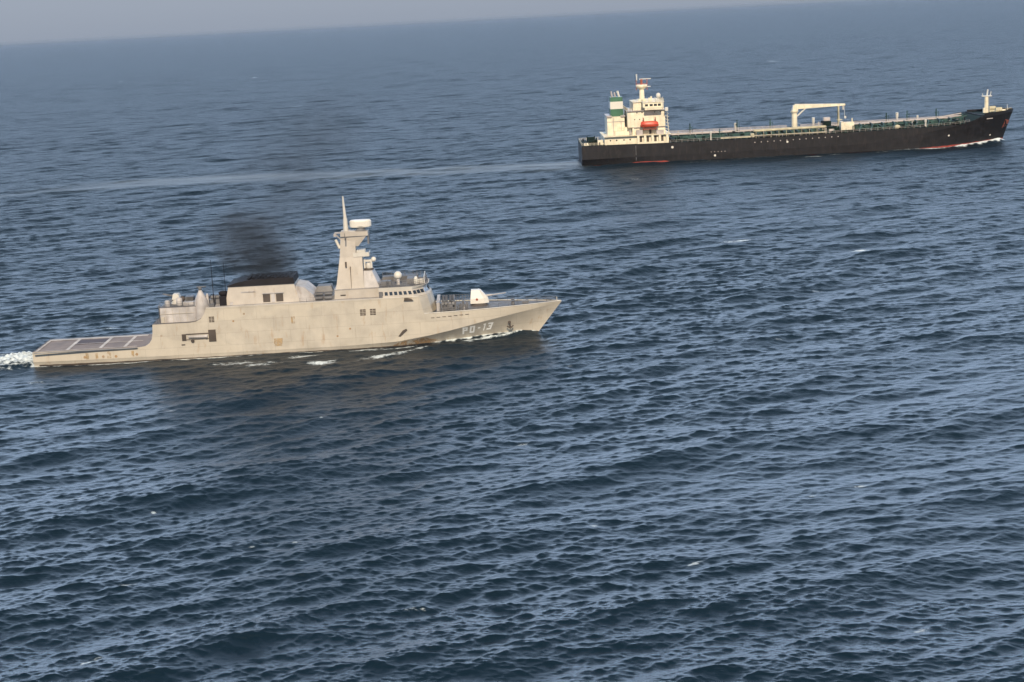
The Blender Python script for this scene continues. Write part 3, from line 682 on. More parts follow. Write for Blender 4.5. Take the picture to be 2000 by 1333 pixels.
    # lifeboat davit
    MB().path([(25.6, -12, 13.2), (25.6, -14.4, 13.2), (25.6, -14.6, 17.2), (25.6, -13.2, 18.0)], .2).path([(30.4, -12, 13.2), (30.4, -14.4, 13.2), (30.4, -14.6, 17.2), (30.4, -13.2, 18.0)], .2).box(25.2, 30.8, -14.3, -12.0, 13.3, 13.6).build('davit', M['rust'], root)
    MB().box(22.6, 25.2, -13.6, -12.2, 11.2, 13.2).box(30.8, 33.8, -13.4, -11.6, 11.2, 12.8).cyl((20.2, -13, 11.2), (20.2, -13, 13.2), .5).build('raft_rack', M['pinkpipe'], root)

    # ---- cargo deck
    z0 = 7.65
    def zd(x): return T(x)
    # catwalk along the centreline
    zc = lambda x: float(lin([(36, 7.6), (90, 7.5), (156, 8.0)], x))
    mb = MB()
    for a, b in ((36, 86), (92, 157)):
        za, zb = zc(a), zc(b)
        mb.addv([(a, -.9, za+2.6), (b, -.9, zb+2.6), (b, .9, zb+2.6), (a, .9, za+2.6), (a, -.9, za+2.75), (b, -.9, zb+2.75), (b, .9, zb+2.75), (a, .9, za+2.75)],
                [(0, 3, 2, 1), (4, 5, 6, 7), (0, 1, 5, 4), (2, 3, 7, 6), (0, 4, 7, 3), (1, 2, 6, 5)])
        k = int((b-a)/5)
        for i in range(k+1):
            x = a+(b-a)*i/k
            for y in (-.8, .8): mb.cyl((x, y, zd(x)-.1), (x, y, zc(x)+3.5), .09, n=4)
        for y in (-.9, .9):
            for h in (3.1, 3.5): mb.cyl((a, y, za+h), (b, y, zb+h), .06, n=4)
    mb.build('catwalk', M['pinkpipe'], root)
    # long cargo pipes, each a part
    rr = random.Random(11)
    for i, (y, h, r, m, a, b) in enumerate(((-3.2, 1.3, .32, 'gpipe', 38, 160), (-4.4, 1.3, .32, 'gpipe', 38, 150), (-5.6, 1.0, .26, 'gpipe', 40, 122), (-2.2, 2.1, .22, 'pinkpipe', 38, 158),
                                           (2.4, 1.3, .32, 'gpipe', 38, 160), (3.6, 1.3, .3, 'gpipe', 38, 140), (5, 1.8, .3, 'pinkpipe', 38, 160), (8.5, 1.2, .3, 'pinkpipe', 60, 150), (-8.2, .8, .2, 'gpipe', 44, 150), (-10.4, .7, .16, 'gpipe', 40, 156))):
        mb = MB(); n = 12; pts = []
        for k in range(n+1):
            x = a+(b-a)*k/n; pts.append((x, y, zd(x)+h))
        mb.path(pts, r, 8)
        for k in range(1, n):
            x = a+(b-a)*k/n; mb.box(x-.12, x+.12, y-.3, y+.3, zd(x)-.05, zd(x)+h-r*.5)
        mb.build('cargo_pipe', M[m], root)
    # cross pipes, deck frames, valves, tank hatches
    for k in range(19):
        x = 41+k*6.3
        if 86 < x < 92: continue
        mb = MB()
        y1 = -12.5 if k % 2 else -9
        mb.path([(x, -2.5, zd(x)+1.7), (x, y1, zd(x)+1.3), (x, y1, zd(x))], .2, 6).path([(x+.8, 2.5, zd(x)+1.7), (x+.8, -y1, zd(x)+1.3), (x+.8, -y1, zd(x))], .2, 6)
        mb.build('cross_pipe', M['gpipe'], root)
    for k in range(66):
        x = 39+k*1.8+rr.random(); y = -14+rr.random()*11
        mb = MB().lathe((x, y, zd(x)), [(.5, 0), (.5, .7), (.62, .75), (.62, .9)], 10).cyl((x+.3, y, zd(x)+.7), (x+.3, y, zd(x)+1.5+.5*rr.random()), .09, n=5).box(x-.5, x+1.0, y+.9, y+1.1, zd(x), zd(x)+1.3+.6*rr.random())
        mb.build('tank_hatch', M['gpipe' if k % 3 else 'green'], root)
    for k in range(36):
        x = 37.5+k*3.4
        MB().box(x, x+.14, -15.6, 15.6, zd(x)-.03, zd(x)+.55).build('deck_frame', M['green'], root)
    # tall gas vent posts
    for x, h, y in ((46, 6.2, 0), (57.5, 3.9, -6), (66, 6.5, 3), (85.0-5, 6, 4), (128, 5.6, 2), (137, 5.8, 3.5), (149, 5.8, 3)):
        MB().cyl((x, y, zd(x)), (x, y, zd(x)+h), .32, .22, 8).box(x-.6, x+.6, y-.5, y+.5, zd(x)+h*.72, zd(x)+h*.76).cyl((x+.9, y, zd(x)), (x+.9, y, zd(x)+h*.8), .1, n=5).build('vent_post', M['gpipe'], root)
    for x, h, y, r in ((65.5, 5.2, 4, .62), (98.2, 5.4, 5, .62), (133.2, 5.2, 5, .6), (53, 3.6, -12, .4), (140.6, 3.0, -12, .5), (142, 3.4, 6, .4)):
        MB().lathe((x, y, zd(x)), [(r*.75, 0), (r*.75, h*.6), (r, h*.65), (r, h)], 12).build('ventilator', M['white'], root)
    MB().lathe((129, -12.5, 8.4), [(.9, 0), (1.3, .5), (1.0, 1.2), (.3, 1.5)], 12).build('deck_locker', M['ypipe'], root)
    # scattered small deck fittings
    for k in range(70):
        x = 38+rr.random()*120; y = -14.5+rr.random()*12; h = .6+1.9*rr.random()**2
        MB().cyl((x, y, zd(x)), (x, y, zd(x)+h), .1+.12*rr.random(), n=6).box(x-.3, x+.3, y-.15, y+.15, zd(x)+h, zd(x)+h+.15).build('deck_fitting', M[('gpipe', 'black', 'gpipe', 'pinkpipe')[k % 4]], root)
    # deck-edge rail
    mb = MB()
    for sg in (-1, 1):
        pts = [(x, sg*(H.half(x, zd(x))-.2), zd(x)) for x in [36, 60, 84, 108, 130, 145, 152, 158]]
        mb.rail(pts, 1.1, 2.4, .05, 2)
    mb.build('guard_rail', M['pinkpipe'], root)
    # accommodation ladder stowed on deck edge
    MB().box(56.6, 69.4, -15.5, -14.6, 8.1, 8.75).box(68.8, 70.2, -15.5, -13.5, 8.1, 9.6).build('gangway', M['ypipe'], root)
    # manifold
    mf = MB()
    for (y, z) in ((-14.4, 10.5), (-13.2, 10.5), (-12, 10.5)): mf.cyl((70.2, y, z), (99.6, y, z+.3), .42, n=8)
    mf.box(70.2, 99.8, -14.9, -12.0, 8.55, 8.7)
    for k in range(10):
        x = 71+k*3.1; mf.box(x, x+.14, -14.6, -14.4, 7.6, 10.6)
    mf.build('manifold', M['ypipe'], root)
    mb = MB()
    for k in range(8):
        x = 75.2+k*2.7; mb.cyl((x, -13.8, 9.4), (x, -4, 9.5), .34, n=8).cyl((x, -14.1, 9.4), (x, -13.8, 9.4), .55, n=10)
        mb.cyl((x, 4, 9.5), (x, 13.8, 9.4), .34, n=8)
    mb.build('manifold_branch', M['gpipe'], root)
    # hose crane
    cx = 89.4
    cr = MB().cyl((cx, 0, 7.6), (cx, 0, 17.2), 1.25, 1.1, 16).lathe((cx, 0, 15.9), [(1.1, 0), (1.6, .3), (1.6, .9)], 16).build('deck_crane', M['cream'], root)
    MB().box(cx-1.0, cx+1.3, -1.3, 1.3, 16.8, 19.2, (.5, 0, .2, .2)).build('crane_housing', M['cream'], cr)
    jb = MB().addv([(cx+1.2, -.8, 17.5), (cx+21.0, -.5, 18.0), (cx+21.0, .5, 18.0), (cx+1.2, .8, 17.7), (cx+.2, -.8, 19.4), (cx+21.0, -.5, 18.75), (cx+21.0, .5, 18.75), (cx+.2, .8, 19.6)],
                   [(0, 3, 2, 1), (4, 5, 6, 7), (0, 1, 5, 4), (1, 2, 6, 5), (2, 3, 7, 6), (3, 0, 4, 7)])
    jb.build('jib', M['cream'], cr)
    MB().cyl((cx+1.2, -.5, 14.6), (cx+5.2, -.5, 18.2), .22).cyl((cx+1.2, .5, 14.6), (cx+5.2, .5, 18.2), .22).build('hydraulic_ram', M['white'], cr)
    MB().cyl((cx+20.7, 0, 18.2), (cx+20.8, 0, 13.6), .07, n=5).box(cx+20.7, cx+21.4, -.3, .3, 12.7, 13.6).cyl((cx+20.2, 0, 18.2), (cx+20.2, 0, 16.3), .25).build('hook_block', M['white'], cr)
    MB().cyl((cx+18.2, -1.1, 8), (cx+18.2, -.6, 17.8), .38, .32).cyl((cx+18.2, 1.1, 8), (cx+18.2, .6, 17.8), .38, .32).box(cx+17.9, cx+18.5, -1.0, 1.0, 17.6, 17.9).box(cx+17.6, cx+19.6, -1.2, 1.2, 12.1, 12.4).build('jib_rest', M['ypipe'], root)
    # hose platform box at midships
    MB().box(105.9, 111.2, -13.5, -9.5, 9.0, 12.0).box(105.9, 107.0, -13.7, -9.4, 12.0, 12.3).box(110.2, 110.6, -13.4, -13.0, 12, 13.6).build('deck_store', M['cream'], root)
    MB().box(106.2, 110.8, -13.3, -9.7, 8.0, 9.0).box(100.6, 104.8, -10, -4, 8, 10.3).box(101, 104, -3, 3, 8, 12.0).build('pump_house', M['green'], root)
    MB().box(101.2, 103.2, -12.5, -10.8, 8.1, 9.5).cyl((98.2, -6, 8.1), (98.2, -6, 12.2), .35).box(101.6, 104.3, .5, 2.5, 12, 13.4).build('deck_locker', M['pinkpipe'], root)
    # diagonal dark web of hose supports forward
    for k in range(9):
        x = 113+k*4.6
        MB().path([(x, -14.6, zd(x)+.2), (x+2.4, -8.0, zd(x)+2.0), (x+2.6, -3.0, zd(x)+2.2)], .3, 6).build('hose_support', M['gpipe'], root)
    # ---- forecastle
    MB().box(163.6, 164.8, -11.5, 11.5, 8.9, 11.9).build('forecastle_bulkhead', M['black'], root)
    fm = MB().cyl((169.0, 0, 11.9), (169.0, 0, 18.9), .95, .75, 14).box(167.6, 168.3, -.5, .5, 12, 14).build('foremast', M['cream'], root)
    MB().box(167.0, 171.0, -1.0, 1.0, 18.7, 19.0).cyl((169.2, 0, 19.0), (169.5, 0, 21.5), .35, .25).cyl((170.5, 0, 19.0), (170.9, 0, 20.6), .15).cyl((167.4, 0, 19.0), (167.3, 0, 20), .12).build('mast_head', M['white'], fm)
    mb = MB()
    for k in range(14): mb.box(169.6, 169.9, -1.1, -.7, 12.4+k*.45, 12.5+k*.45)
    mb.build('ladder', M['pinkpipe'], fm)
    for y in (-4.2, 4.2):
        MB().box(171.2, 174.2, y-1.4, y+1.4, 12.0, 12.7).cyl((171.4, y, 13.4), (174.0, y, 13.4), .9, n=12).build('anchor_windlass', M['ypipe'], root)
    MB().box(174.4, 177.0, -2.0, 2.0, 12.2, 13.0, (.2, .6, .3, .3)).build('deck_locker', M['cream'], root)
    MB().cyl((177.4, -.8, 12.4), (177.4, -.8, 14.9), .12).build('jackstaff', M['white'], root)
    MB().rail([(165, -11.0, 12.7), (170, -9.4, 13.0), (175, -6.6, 13.2), (178.6, -2.2, 13.3)], .5, 1.5, .07, 1).build('guard_rail', M['cream'], root)
    return root, H

def build_lifeboat(parent_xf):
    e = empty('lifeboat', parent_xf @ Vector((28.0, -14.0, 14.0)), TKYAW)
    tag(e, 'orange-red enclosed lifeboat hanging in its davit beside the tanker accommodation block', 'lifeboat')
    n = 12; prof = []
    mb = MB(); rings = []
    for i in range(n+1):
        t = -1+2*i/n; wd = max(.04, (1-abs(t)**3.2))**.6
        rings.append([(3.7*t, 1.45*wd*math.cos(a), 1.3+(-1.25*(wd**.35)*math.sin(-a) if a < 0 else 0)) for a in [-math.pi*k/8 for k in range(9)]])
    for ring in rings:
        pass
    m = 9
    vs = [p for r_ in rings for p in r_]
    # hull half: below the sheer
    vs = [(x, y, 1.3-abs(z-1.3)) for x, y, z in vs]
    mb.addv(vs, [(i*m+j, (i+1)*m+j, (i+1)*m+j+1, i*m+j+1) for i in range(n) for j in range(m-1)], True)
    mb.build('hull', M['red'], e)
    mb = MB(); vs = []
    for i in range(n+1):
        t = -1+2*i/n; wd = max(.04, (1-abs(t)**3.0))**.6; hh = 1.35 if t > -.6 else 1.6
        for k in range(m):
            a = math.pi*k/8; vs.append((3.55*t, 1.28*wd*math.cos(a), 1.34+hh*wd**.3*math.sin(a)**.5))
    mb.addv(vs, [(i*m+j, (i+1)*m+j, (i+1)*m+j+1, i*m+j+1) for i in range(n) for j in range(m-1)], True)
    mb.build('canopy', M['red'], e)
    MB().box(-3.0, 3.0, -1.42, -1.3, 1.25, 1.4).build('fender', M['rust'], e)
    MB().cyl((-2.4, 0, 2.2), (-2.4, .0, 3.9), .06, n=5).cyl((2.4, 0, 2.2), (2.4, .0, 3.9), .06, n=5).build('fall', M['black'], e)

fr_root, HF = build_frigate()
tk_root, HT = build_tanker()
build_lifeboat(Matrix.Translation((TKX, TKY, 0)) @ Matrix.Rotation(TKYAW, 4, 'Z'))

# ================================================================== WATER
def build_water():
    rng = np.random.default_rng(5)
    # polar sheet round the viewpoint's ground position; rows evenly spaced in 1/distance so detail falls off with distance
    inner = np.array([0.5, 30, 60, 90, 110])
    nr = 2200; p0, p1 = 122**-.4, 60000**-.4
    r = np.concatenate([inner, np.linspace(p0, p1, nr)**(-2.5)])
    aF = np.linspace(-22, 22, 1500)
    side = np.array([0, .1, .3, .7, 1.5, 3, 5, 8, 12, 18, 26, 36, 50, 66, 84, 104, 120, 136])
    a = np.radians(np.concatenate([-(22+side[1:][::-1]), aF, 22+side[1:], [180-1e-3]]))
    a[-1] = math.pi
    a = np.concatenate([[-math.pi], a])
    nA, nR = len(a), len(r)
    RR, AA = np.meshgrid(r, a, indexing='ij')
    X = (RR*np.sin(AA)).astype(np.float32); Y = (RR*np.cos(AA)).astype(np.float32)
    dr = np.gradient(r)[:, None]*np.ones_like(AA); dt = RR*np.gradient(a)[None, :]
    er = (np.sin(AA), np.cos(AA)); et = (np.cos(AA), -np.sin(AA))
    dr = dr.astype(np.float32); dt = dt.astype(np.float32)
    erx, ery = er[0].astype(np.float32), er[1].astype(np.float32)
    DX = np.zeros_like(X); DY = np.zeros_like(X); Z = np.zeros_like(X); MISS = np.zeros_like(X)
    # gust field: slow variation in the strength of the short waves
    gust = np.zeros_like(X)
    for i in range(8):
        th = rng.uniform(0, math.pi); lam = rng.uniform(60, 260); ph = rng.uniform(0, 6.28)
        gust += np.sin((X*math.cos(th)+Y*math.sin(th))*2*math.pi/lam+ph)
    gust = 1+.055*gust
    waves = []
    for i in range(250):                                  # wind sea, short crests
        lam = .42*(14/.42)**(i/249)*math.exp(rng.normal(0, .02))
        ak = WAVE_AK*(1 if lam < 3 else (3/lam)**.55)
        waves.append((lam, R((98 if lam < 3.2 else 114)+rng.normal(0, (33 if lam < 1.1 else 25) if lam < 3.2 else 20)), ak))
    for i in range(26):                                   # older swell, long crests running up to the right
        lam = 15*(42/15)**(i/25)
        waves.append((lam, R(122+rng.normal(0, 13)), .018*(18/lam)**.6))
    for (lam, th, ak) in waves:
        k = 2*math.pi/lam
        kx, ky = k*math.cos(th), k*math.sin(th)
        ph = np.float32(kx)*X+np.float32(ky)*Y+np.float32(rng.uniform(0, 6.28))
        kr = np.abs(kx*erx+ky*ery)*dr; kt = np.abs(kx*ery-ky*erx)*dt
        att = np.clip((2.7-np.maximum(kr, kt))/1.2, 0, 1)
        MISS += (1-att**2)*ak*ak/2
        amp = (ak/k)*att
        if lam < 9: amp = amp*gust*(1.0 if lam > 1.5 else 1.1)
        s = np.sin(ph); c = np.cos(ph)
        Z += amp*c; DX -= amp*1.05*s*math.cos(th); DY -= amp*1.05*s*math.sin(th)
    # ---- ships: local coordinates
    def local(x0, y0, yaw):
        dx, dy = X-x0, Y-y0; c, s = math.cos(yaw), math.sin(yaw)
        return dx*c+dy*s, -dx*s+dy*c
    def sm(x, a, b): t = np.clip((x-a)/(b-a), 0, 1); return t*t*(3-2*t)
    foam = np.zeros_like(X); slick = np.zeros_like(X)
    def add(f): np.maximum(foam, f, out=foam)
    # frigate
    u, v = local(FRX, FRY, FRYAW)
    us = np.clip(u, 0, 101); hw = np.interp(us, [0, 12, 30, 60, 70, 76, 82, 88, 94, 99, 101], [5.3, 6, 6.45, 6.4, 5.9, 5.0, 3.8, 2.4, 1.15, .4, .1]).astype(np.float32)
    uw = u/97*102  # waterline runs a little short of the stem
    hw = np.interp(np.clip(uw, 0, 102), [0, 12, 30, 60, 70, 76, 82, 88, 94, 99, 102], [5.3, 6, 6.45, 6.4, 5.8, 4.7, 3.3, 1.9, .9, .3, .0]).astype(np.float32)
    d = np.abs(v)-hw                      # distance outside the hull
    inside = (u > -.5) & (u < 98)
    def wob(f, s): return np.sin(u*f+s)+.6*np.sin(u*f*2.3+s*2)+.4*np.sin(u*f*5.1+s*3)
    # thin wash line all along
    add(np.where(inside & (d > -1), 1.15*np.exp(-np.maximum(d, 0)/(.5+.12*wob(.5, 1)))*(.75+.2*wob(.35, 2)), 0))
    # bow wave
    bw = sm(u, 70, 84)*sm(u, 98.5, 96)
    wd = .4+(97-u)*.085; wd = np.clip(wd, .6, 2.8)*(1+.25*np.sin(u*1.9)+.2*np.sin(u*4.3))
    add(np.where(d > -1, bw*np.exp(-(np.maximum(d, 0)/wd)**2)*1.6, 0))
    crest_d = np.clip((97-u)*.24, 0, 20)
    cr = sm(u, 52, 70)*sm(u, 97, 92)*np.exp(-((d-crest_d)/(.5+.03*(97-u)))**2)
    add(cr*(.55+.35*wob(.3, 0)))
    Z += (1.25*bw*np.exp(-(np.maximum(d, 0)/1.9)**2)+.35*cr).astype(np.float32)
    for (uc, dc, lu, ld, st) in ((52.5, 3.5, 3.2, 1.3, 1.0), (40, 6.5, 5, 1.6, .75), (64, 1.6, 4.5, .8, .9), (46, 8.0, 6, 1.2, .45), (70, 2.2, 4, .7, .9)):
        add(st*np.exp(-((u-uc)/lu)**2-((d-dc)/ld)**2)*(v < 0))
    # stern wake
    wk = sm(u, 1.5, -1.5)*np.exp(-((np.abs(v)/(5.8+.06*np.maximum(-u, 0)))**4))*np.exp(np.minimum(u, 0)/60)
    add(wk*1.0)
    Z += (wk*(1.0*np.exp(-((u+5)/5)**2)+.25)*(1+.2*np.sin(u*1.7+v*1.1)*np.sin(v*1.9-u)+.15*np.sin(u*.9-v*2.7)*np.sin(u*3.1+v*.7)+.08*np.sin(u*4.7+v*3.3))).astype(np.float32)
    kk = sm(u, 2, -6)*np.exp(-((np.abs(v)-(6+.25*np.maximum(-u, 0)))/1.4)**2)*np.exp(np.minimum(u, 0)/40); add(.55*kk)
    near_f = np.exp(-(np.maximum(d, 0)/6)**2)*inside
    Z *= (1-.5*near_f)
    # tanker
    u, v = local(TKX, TKY, TKYAW)
    hw = np.where(u < 30, np.interp(u, [0, 15, 30], [14, 15.3, 15.9]), 15.9*np.clip(1-(np.clip(u-129, 0, 46)/46)**1.9, 0, 1)**.85)
    d = np.abs(v)-hw; inside = (u > -.5) & (u < 176)
    add(np.where(inside & (d > -2), .5*np.exp(-np.maximum(d, 0)/2.0)*(.5+.4*wob(.11, 1)), 0))
    bw = sm(u, 95, 165)*sm(u, 178, 175)
    wd = np.clip(2.2+(176-u)*.05, 1.5, 4.5)*(1+.25*np.sin(u*.7)+.2*np.sin(u*1.9))
    add(np.where(d > -2, bw*(1+1.2*sm(u, 150, 168))*np.exp(-(np.maximum(d, 0)/wd)**2)*(1.0+.15*wob(.13, 0)), 0))
    Z += (1.3*sm(u, 145, 166)*sm(u, 177.5, 173)*np.exp(-(np.maximum(d, 0)/4)**2)).astype(np.float32)
    cr = sm(u, 60, 100)*sm(u, 165, 140)*np.exp(-((d-np.clip((172-u)*.10, 0, 12))/1.6)**2); add(cr*(.5+.3*wob(.12, 3)))
    cr = sm(u, 20, 45)*sm(u, 110, 70)*np.exp(-((d-5-1.5*np.sin(u*.06))/3)**2); add(.32*cr)
    # tanker's old wake: smooth pale band trailing away to the left
    pts = [W(*p) for p in ((1138, 320), (1050, 323), (900, 329), (700, 337), (480, 346), (300, 354), (120, 366), (-60, 385))]
    xs_ = [p[0] for p in pts][::-1]; ys_ = [p[1] for p in pts][::-1]
    yc = np.interp(X, xs_, ys_); on = sm(X, -215, -120)*sm(X, 40, 30)
    ww = 6+np.clip(34-X, 0, 300)*.03+1.5*np.sin(X*.05)
    slick_b = (.72+.2*np.sin(X*.07)*np.sin(X*.031+1))*on*np.exp(-((Y-yc)/ww)**2)
    slick = np.maximum(slick, slick_b); add(.17*on*np.exp(-((Y-yc-2)/(ww*.6))**2)*(1+.3*np.sin(X*.09)+.2*np.sin(X*.23)))
    slick = np.maximum(slick, .6*sm(X, -250, -170)*sm(X, 40, 20)*np.exp(-((Y-yc+14)/9)**2))
    # scattered whitecaps at fixed spots on the sea: x, y, half length, half width, strength, turn
    for (x, y, lu, lv, st, tn) in CAPS:
        c, s = math.cos(tn), math.sin(tn); a_ = (X-x)*c+(Y-y)*s; b_ = -(X-x)*s+(Y-y)*c
        add(st*np.exp(-(a_/lu)**2-(b_/lv)**2))
    # crests of steep waves carry flecks
    Zs = Z*(1-.75*slick)
    Z = Zs
    verts = np.empty((nR*nA, 3), np.float32)
    verts[:, 0] = (X+DX*(1-.6*slick)).ravel(); verts[:, 1] = (Y+DY*(1-.6*slick)).ravel(); verts[:, 2] = Z.ravel()
    i = np.arange(nR-1)[:, None]*nA+np.arange(nA-1)[None, :]
    quads = np.stack([i, i+1, i+nA+1, i+nA], -1).reshape(-1, 4)[:, ::-1].astype(np.int32)
    me = bpy.data.meshes.new('water')
    me.vertices.add(len(verts)); me.vertices.foreach_set('co', verts.ravel())
    nf = len(quads); me.loops.add(nf*4); me.loops.foreach_set('vertex_index', quads.ravel())
    me.polygons.add(nf); me.polygons.foreach_set('loop_start', np.arange(0, nf*4, 4, dtype=np.int32)); me.polygons.foreach_set('loop_total', np.full(nf, 4, np.int32))
    me.polygons.foreach_set('use_smooth', np.ones(nf, bool)); me.update(calc_edges=True)
    for nm_, arr in (('foam', foam), ('slick', slick), ('missing', MISS)):
        at = me.attributes.new(nm_, 'FLOAT', 'POINT'); at.data.foreach_set('value', arr.astype(np.float32).ravel())
    o = bpy.data.objects.new('water', me); COL.objects.link(o); tag(o, 'choppy blue-grey open sea with scattered whitecaps and wakes', 'sea', kind='structure')
    # material
    t = NT('sea_water')
    vec = t.coords()
    def attr(n_): q_ = t.add('ShaderNodeAttribute', attribute_name=n_); return q_.outputs['Fac']
    fo, sl, mi = attr('foam'), attr('slick'), attr('missing')
    mp = t.add('ShaderNodeMapping'); mp.inputs['Rotation'].default_value = (0, 0, R(-12)); mp.inputs['Scale'].default_value = (.55, 1.5, 1); t.link(vec, mp.inputs[0])
    n1 = t.noise(mp.outputs[0], 1.6, 4, .65); n2 = t.noise(mp.outputs[0], 5.5, 3, .65)
    hgt = t.math('ADD', t.math('MULTIPLY', n1, .26), t.math('MULTIPLY', n2, .07))
    n3 = t.noise(t.coords((.5, 1.0, 1)), .22, 4, .7)
    hgt = t.math('ADD', hgt, t.math('MULTIPLY', t.math('MULTIPLY', n3, 6.5), t.ramp(mi, .012, .045)))
    bp = t.add('ShaderNodeBump'); bp.inputs['Distance'].default_value = 1.0; t.link(hgt, bp.inputs['Height'])
    t.link(t.math('MULTIPLY', t.math('SUBTRACT', 1.0, t.math('MULTIPLY', sl, .6)), SEA_BUMP), bp.inputs['Strength'])
    t.link(bp.outputs[0], t.b.inputs['Normal'])
    t.link(t.math('ADD', t.math('MULTIPLY', t.math('POWER', mi, .33), 1.2), .06), t.b.inputs['Roughness'])
    t.b.inputs['IOR'].default_value = 1.333
    t.b.inputs['Base Color'].default_value = (*SEA_COL, 1)
    # foam layer
    fm = t.add('ShaderNodeMapping'); fm.inputs['Scale'].default_value = (.9, 1.6, 1); t.link(vec, fm.inputs[0])
    fn1 = t.noise(fm.outputs[0], .9, 6, .72)
    thr = t.math('SUBTRACT', t.math('ADD', fo, t.math('MULTIPLY', t.math('SUBTRACT', fn1, .5), 2.6)), .45)
    mask = t.math('MULTIPLY', t.ramp(thr, 0, .5), t.ramp(fo, .06, .3))
    soft = t.math('MULTIPLY', sl, .16)
    fac = t.math('MAXIMUM', mask, soft, clamp=True)
    fb = t.add('ShaderNodeBsdfPrincipled'); fb.inputs['Base Color'].default_value = (.66, .74, .76, 1); fb.inputs['Roughness'].default_value = .8
    b2 = t.add('ShaderNodeBump'); b2.inputs['Strength'].default_value = .8; b2.inputs['Distance'].default_value = .4; t.link(fn1, b2.inputs['Height']); t.link(b2.outputs[0], fb.inputs['Normal'])
    ms = t.add('ShaderNodeMixShader'); t.link(fac, ms.inputs[0]); t.link(t.b.outputs[0], ms.inputs[1]); t.link(fb.outputs[0], ms.inputs[2])
    t.link(ms.outputs[0], t.out.inputs[0])
    me.materials.append(t.m)
    return o
WAVE_AK = .0235
SEA_BUMP = .35
SEA_COL = (.004, .013, .022)
def W(px, py):
    """point of the sea surface the photograph shows at that picture position (used once to read off world positions)"""
    dx, dy = px-1000, 666.5-py
    dd = fw*3030+rt*dx+up*dy; k = -CAM_H/dd.z
    return dd.x*k, dd.y*k
CAPS = []
for (px, py, lu, lv, st, tn) in ((1455, 468, 3.0, 1.6, 1.1, .2), (1425, 471, 2.2, 1.0, .8, 0), (1680, 486, 2.6, 2.0, 1.1, 0), (1700, 489, 1.5, .7, .8, .2), (1600, 565, 1.6, .5, .6, .4),
                                (215, 640, 2.0, .8, .8, 0), (172, 1297, 1.7, .35, .85, .6), (190, 1288, .9, .25, .6, .6), (588, 1096, .45, .3, .8, .2), (570, 1060, 1.2, .35, .6, .1), (303, 1000, .5, .4, .7, .3),
                                (520, 1058, 1.2, .3, .45, 0), (970, 1218, .8, .4, .45, .5), (945, 1232, .8, .3, .35, .5), (626, 820, .4, .6, .6, 0), (70, 750, 3, .8, .6, .1), (505, 713, 3.5, .9, .8, .1),
                                (630, 706, 3.0, 1.4, 1.1, .1), (1630, 795, 1.2, .4, .45, .2), (1240, 350, 4, 1.5, .5, 0), (1490, 440, 1.2, .6, .5, 0), (175, 116, 5, 25, .6, 0), (236, 160, 5, 14, .5, 0),
                                (497, 152, 5, 16, .65, 0), (576, 209, 6, 10, .5, 0), (365, 252, 5, 7, .5, 0), (1510, 120, 8, 30, .5, 0), (690, 155, 5, 15, .4, 0), (1560, 330, 3, 1.6, .4, 0),
                                (400, 1230, .8, .3, .35, .4), (330, 1240, 1.2, .3, .35, .4), (1510, 1190, .6, .2, .35, .3), (1362, 1150, .3, .5, .35, 0), (860, 640, .1, .1, 0, 0)):
    x, y = W(px, py); CAPS.append((x, y, lu, lv, st, tn))
_c = random.Random(21)
for k in range(46):                                       # small breaking crests strewn over the middle distance
    x, y = W(_c.uniform(0, 2000), 90+(1250-90)*_c.random()**1.3)
    sc = _c.uniform(.5, 1.1)*(1 if y < 700 else 2)
    CAPS.append((x, y, 1.5*sc, .45*sc, _c.uniform(.5, .85), _c.uniform(0, .5)))
build_water()

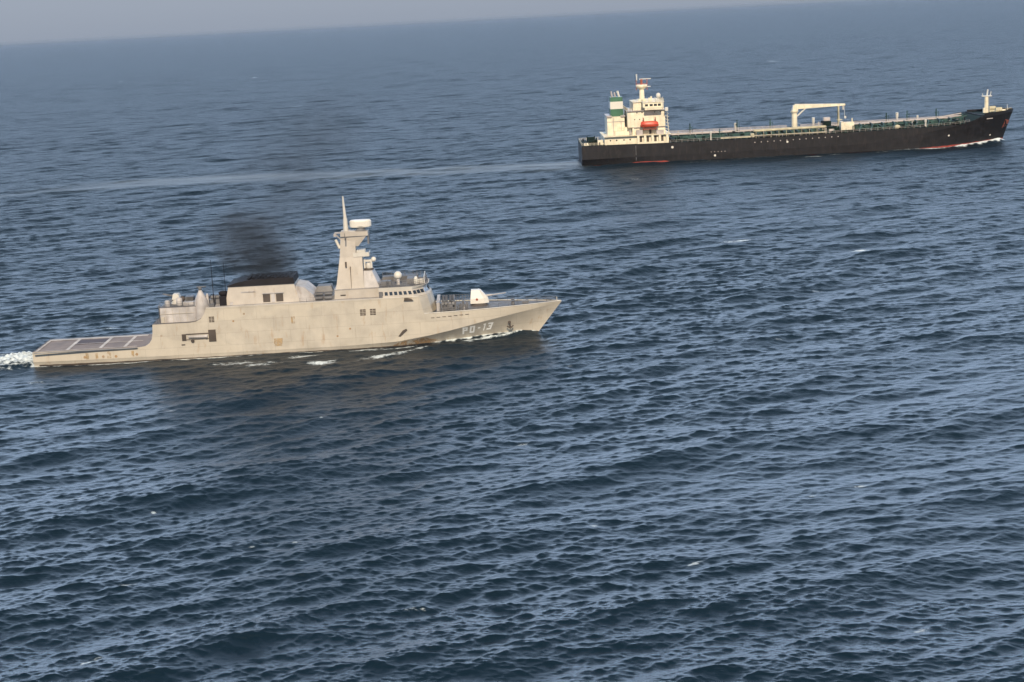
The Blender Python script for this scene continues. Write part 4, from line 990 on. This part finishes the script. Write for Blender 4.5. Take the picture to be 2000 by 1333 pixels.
# ================================================================== SMOKE
def build_smoke():
    me = bpy.data.meshes.new('smoke')
    mb = MB().box(FRX+24, FRX+75, FRY-7, FRY+13, 14.6, 52)
    o = mb.build('smoke', bpy.data.materials.new('smoke_volume'))
    tag(o, 'thin dark smoke drifting up from the patrol ship funnel', 'smoke', kind='stuff')
    m = o.data.materials[0]; m.use_nodes = True
    n = m.node_tree.nodes; l = m.node_tree.links; n.clear()
    t = NT.__new__(NT); t.m = m; t.n = n; t.l = l
    out = n.new('ShaderNodeOutputMaterial'); pv = n.new('ShaderNodeVolumePrincipled'); l.new(pv.outputs[0], out.inputs['Volume'])
    pv.inputs['Color'].default_value = (.12, .12, .12, 1); pv.inputs['Anisotropy'].default_value = .2
    tc = n.new('ShaderNodeTexCoord'); sp = n.new('ShaderNodeSeparateXYZ'); l.new(tc.outputs['Object'], sp.inputs[0])
    x = t.math('SUBTRACT', sp.outputs[0], FRX); y = t.math('SUBTRACT', sp.outputs[1], FRY); z = t.math('SUBTRACT', sp.outputs[2], 14.0)
    nz = t.noise(tc.outputs['Object'], .16, 4, .6); nz2 = t.noise(tc.outputs['Object'], .07, 2, .5)
    # lower dark puff: centre line leans aft then up
    def blob(cx, slope, cy, w0, w1, zc, zr, k):
        c = t.math('ADD', cx, t.math('MULTIPLY', z, slope)); c = t.math('ADD', c, t.math('MULTIPLY', t.math('SUBTRACT', nz2, .5), 10))
        w_ = t.math('ADD', w0, t.math('MULTIPLY', z, w1))
        dx = t.math('DIVIDE', t.math('SUBTRACT', x, c), w_); dy = t.math('DIVIDE', t.math('SUBTRACT', y, cy), t.math('MULTIPLY', w_, .7))
        dz = t.math('DIVIDE', t.math('SUBTRACT', z, zc), zr)
        rr = t.math('ADD', t.math('ADD', t.math('MULTIPLY', dx, dx), t.math('MULTIPLY', dy, dy)), t.math('MULTIPLY', dz, dz))
        return t.math('MULTIPLY', t.math('SUBTRACT', 1.0, rr, clamp=True), k)
    d1 = blob(44.5, -.3, 1.0, 6.6, .5, 2.0, 12.5, .36)
    d2 = blob(44.0, .42, 3.5, 8, .3, 17.0, 20.0, .045)
    dn = t.math('MULTIPLY', t.math('ADD', d1, d2), t.ramp(nz, .33, .66))
    l.new(dn, pv.inputs['Density'])
build_smoke()

def build_haze():
    o = MB().box(-61000, 61000, -61000, 61000, -4, 66).build('haze', bpy.data.materials.new('sea_haze'))
    tag(o, 'thin pale sea haze softening the horizon', 'haze', kind='stuff')
    m = o.data.materials[0]; m.use_nodes = True; n = m.node_tree.nodes; n.clear()
    out = n.new('ShaderNodeOutputMaterial'); pv = n.new('ShaderNodeVolumePrincipled'); m.node_tree.links.new(pv.outputs[0], out.inputs['Volume'])
    pv.inputs['Color'].default_value = (.38, .44, .52, 1); pv.inputs['Density'].default_value = .000022; pv.inputs['Anisotropy'].default_value = 0.0
build_haze()
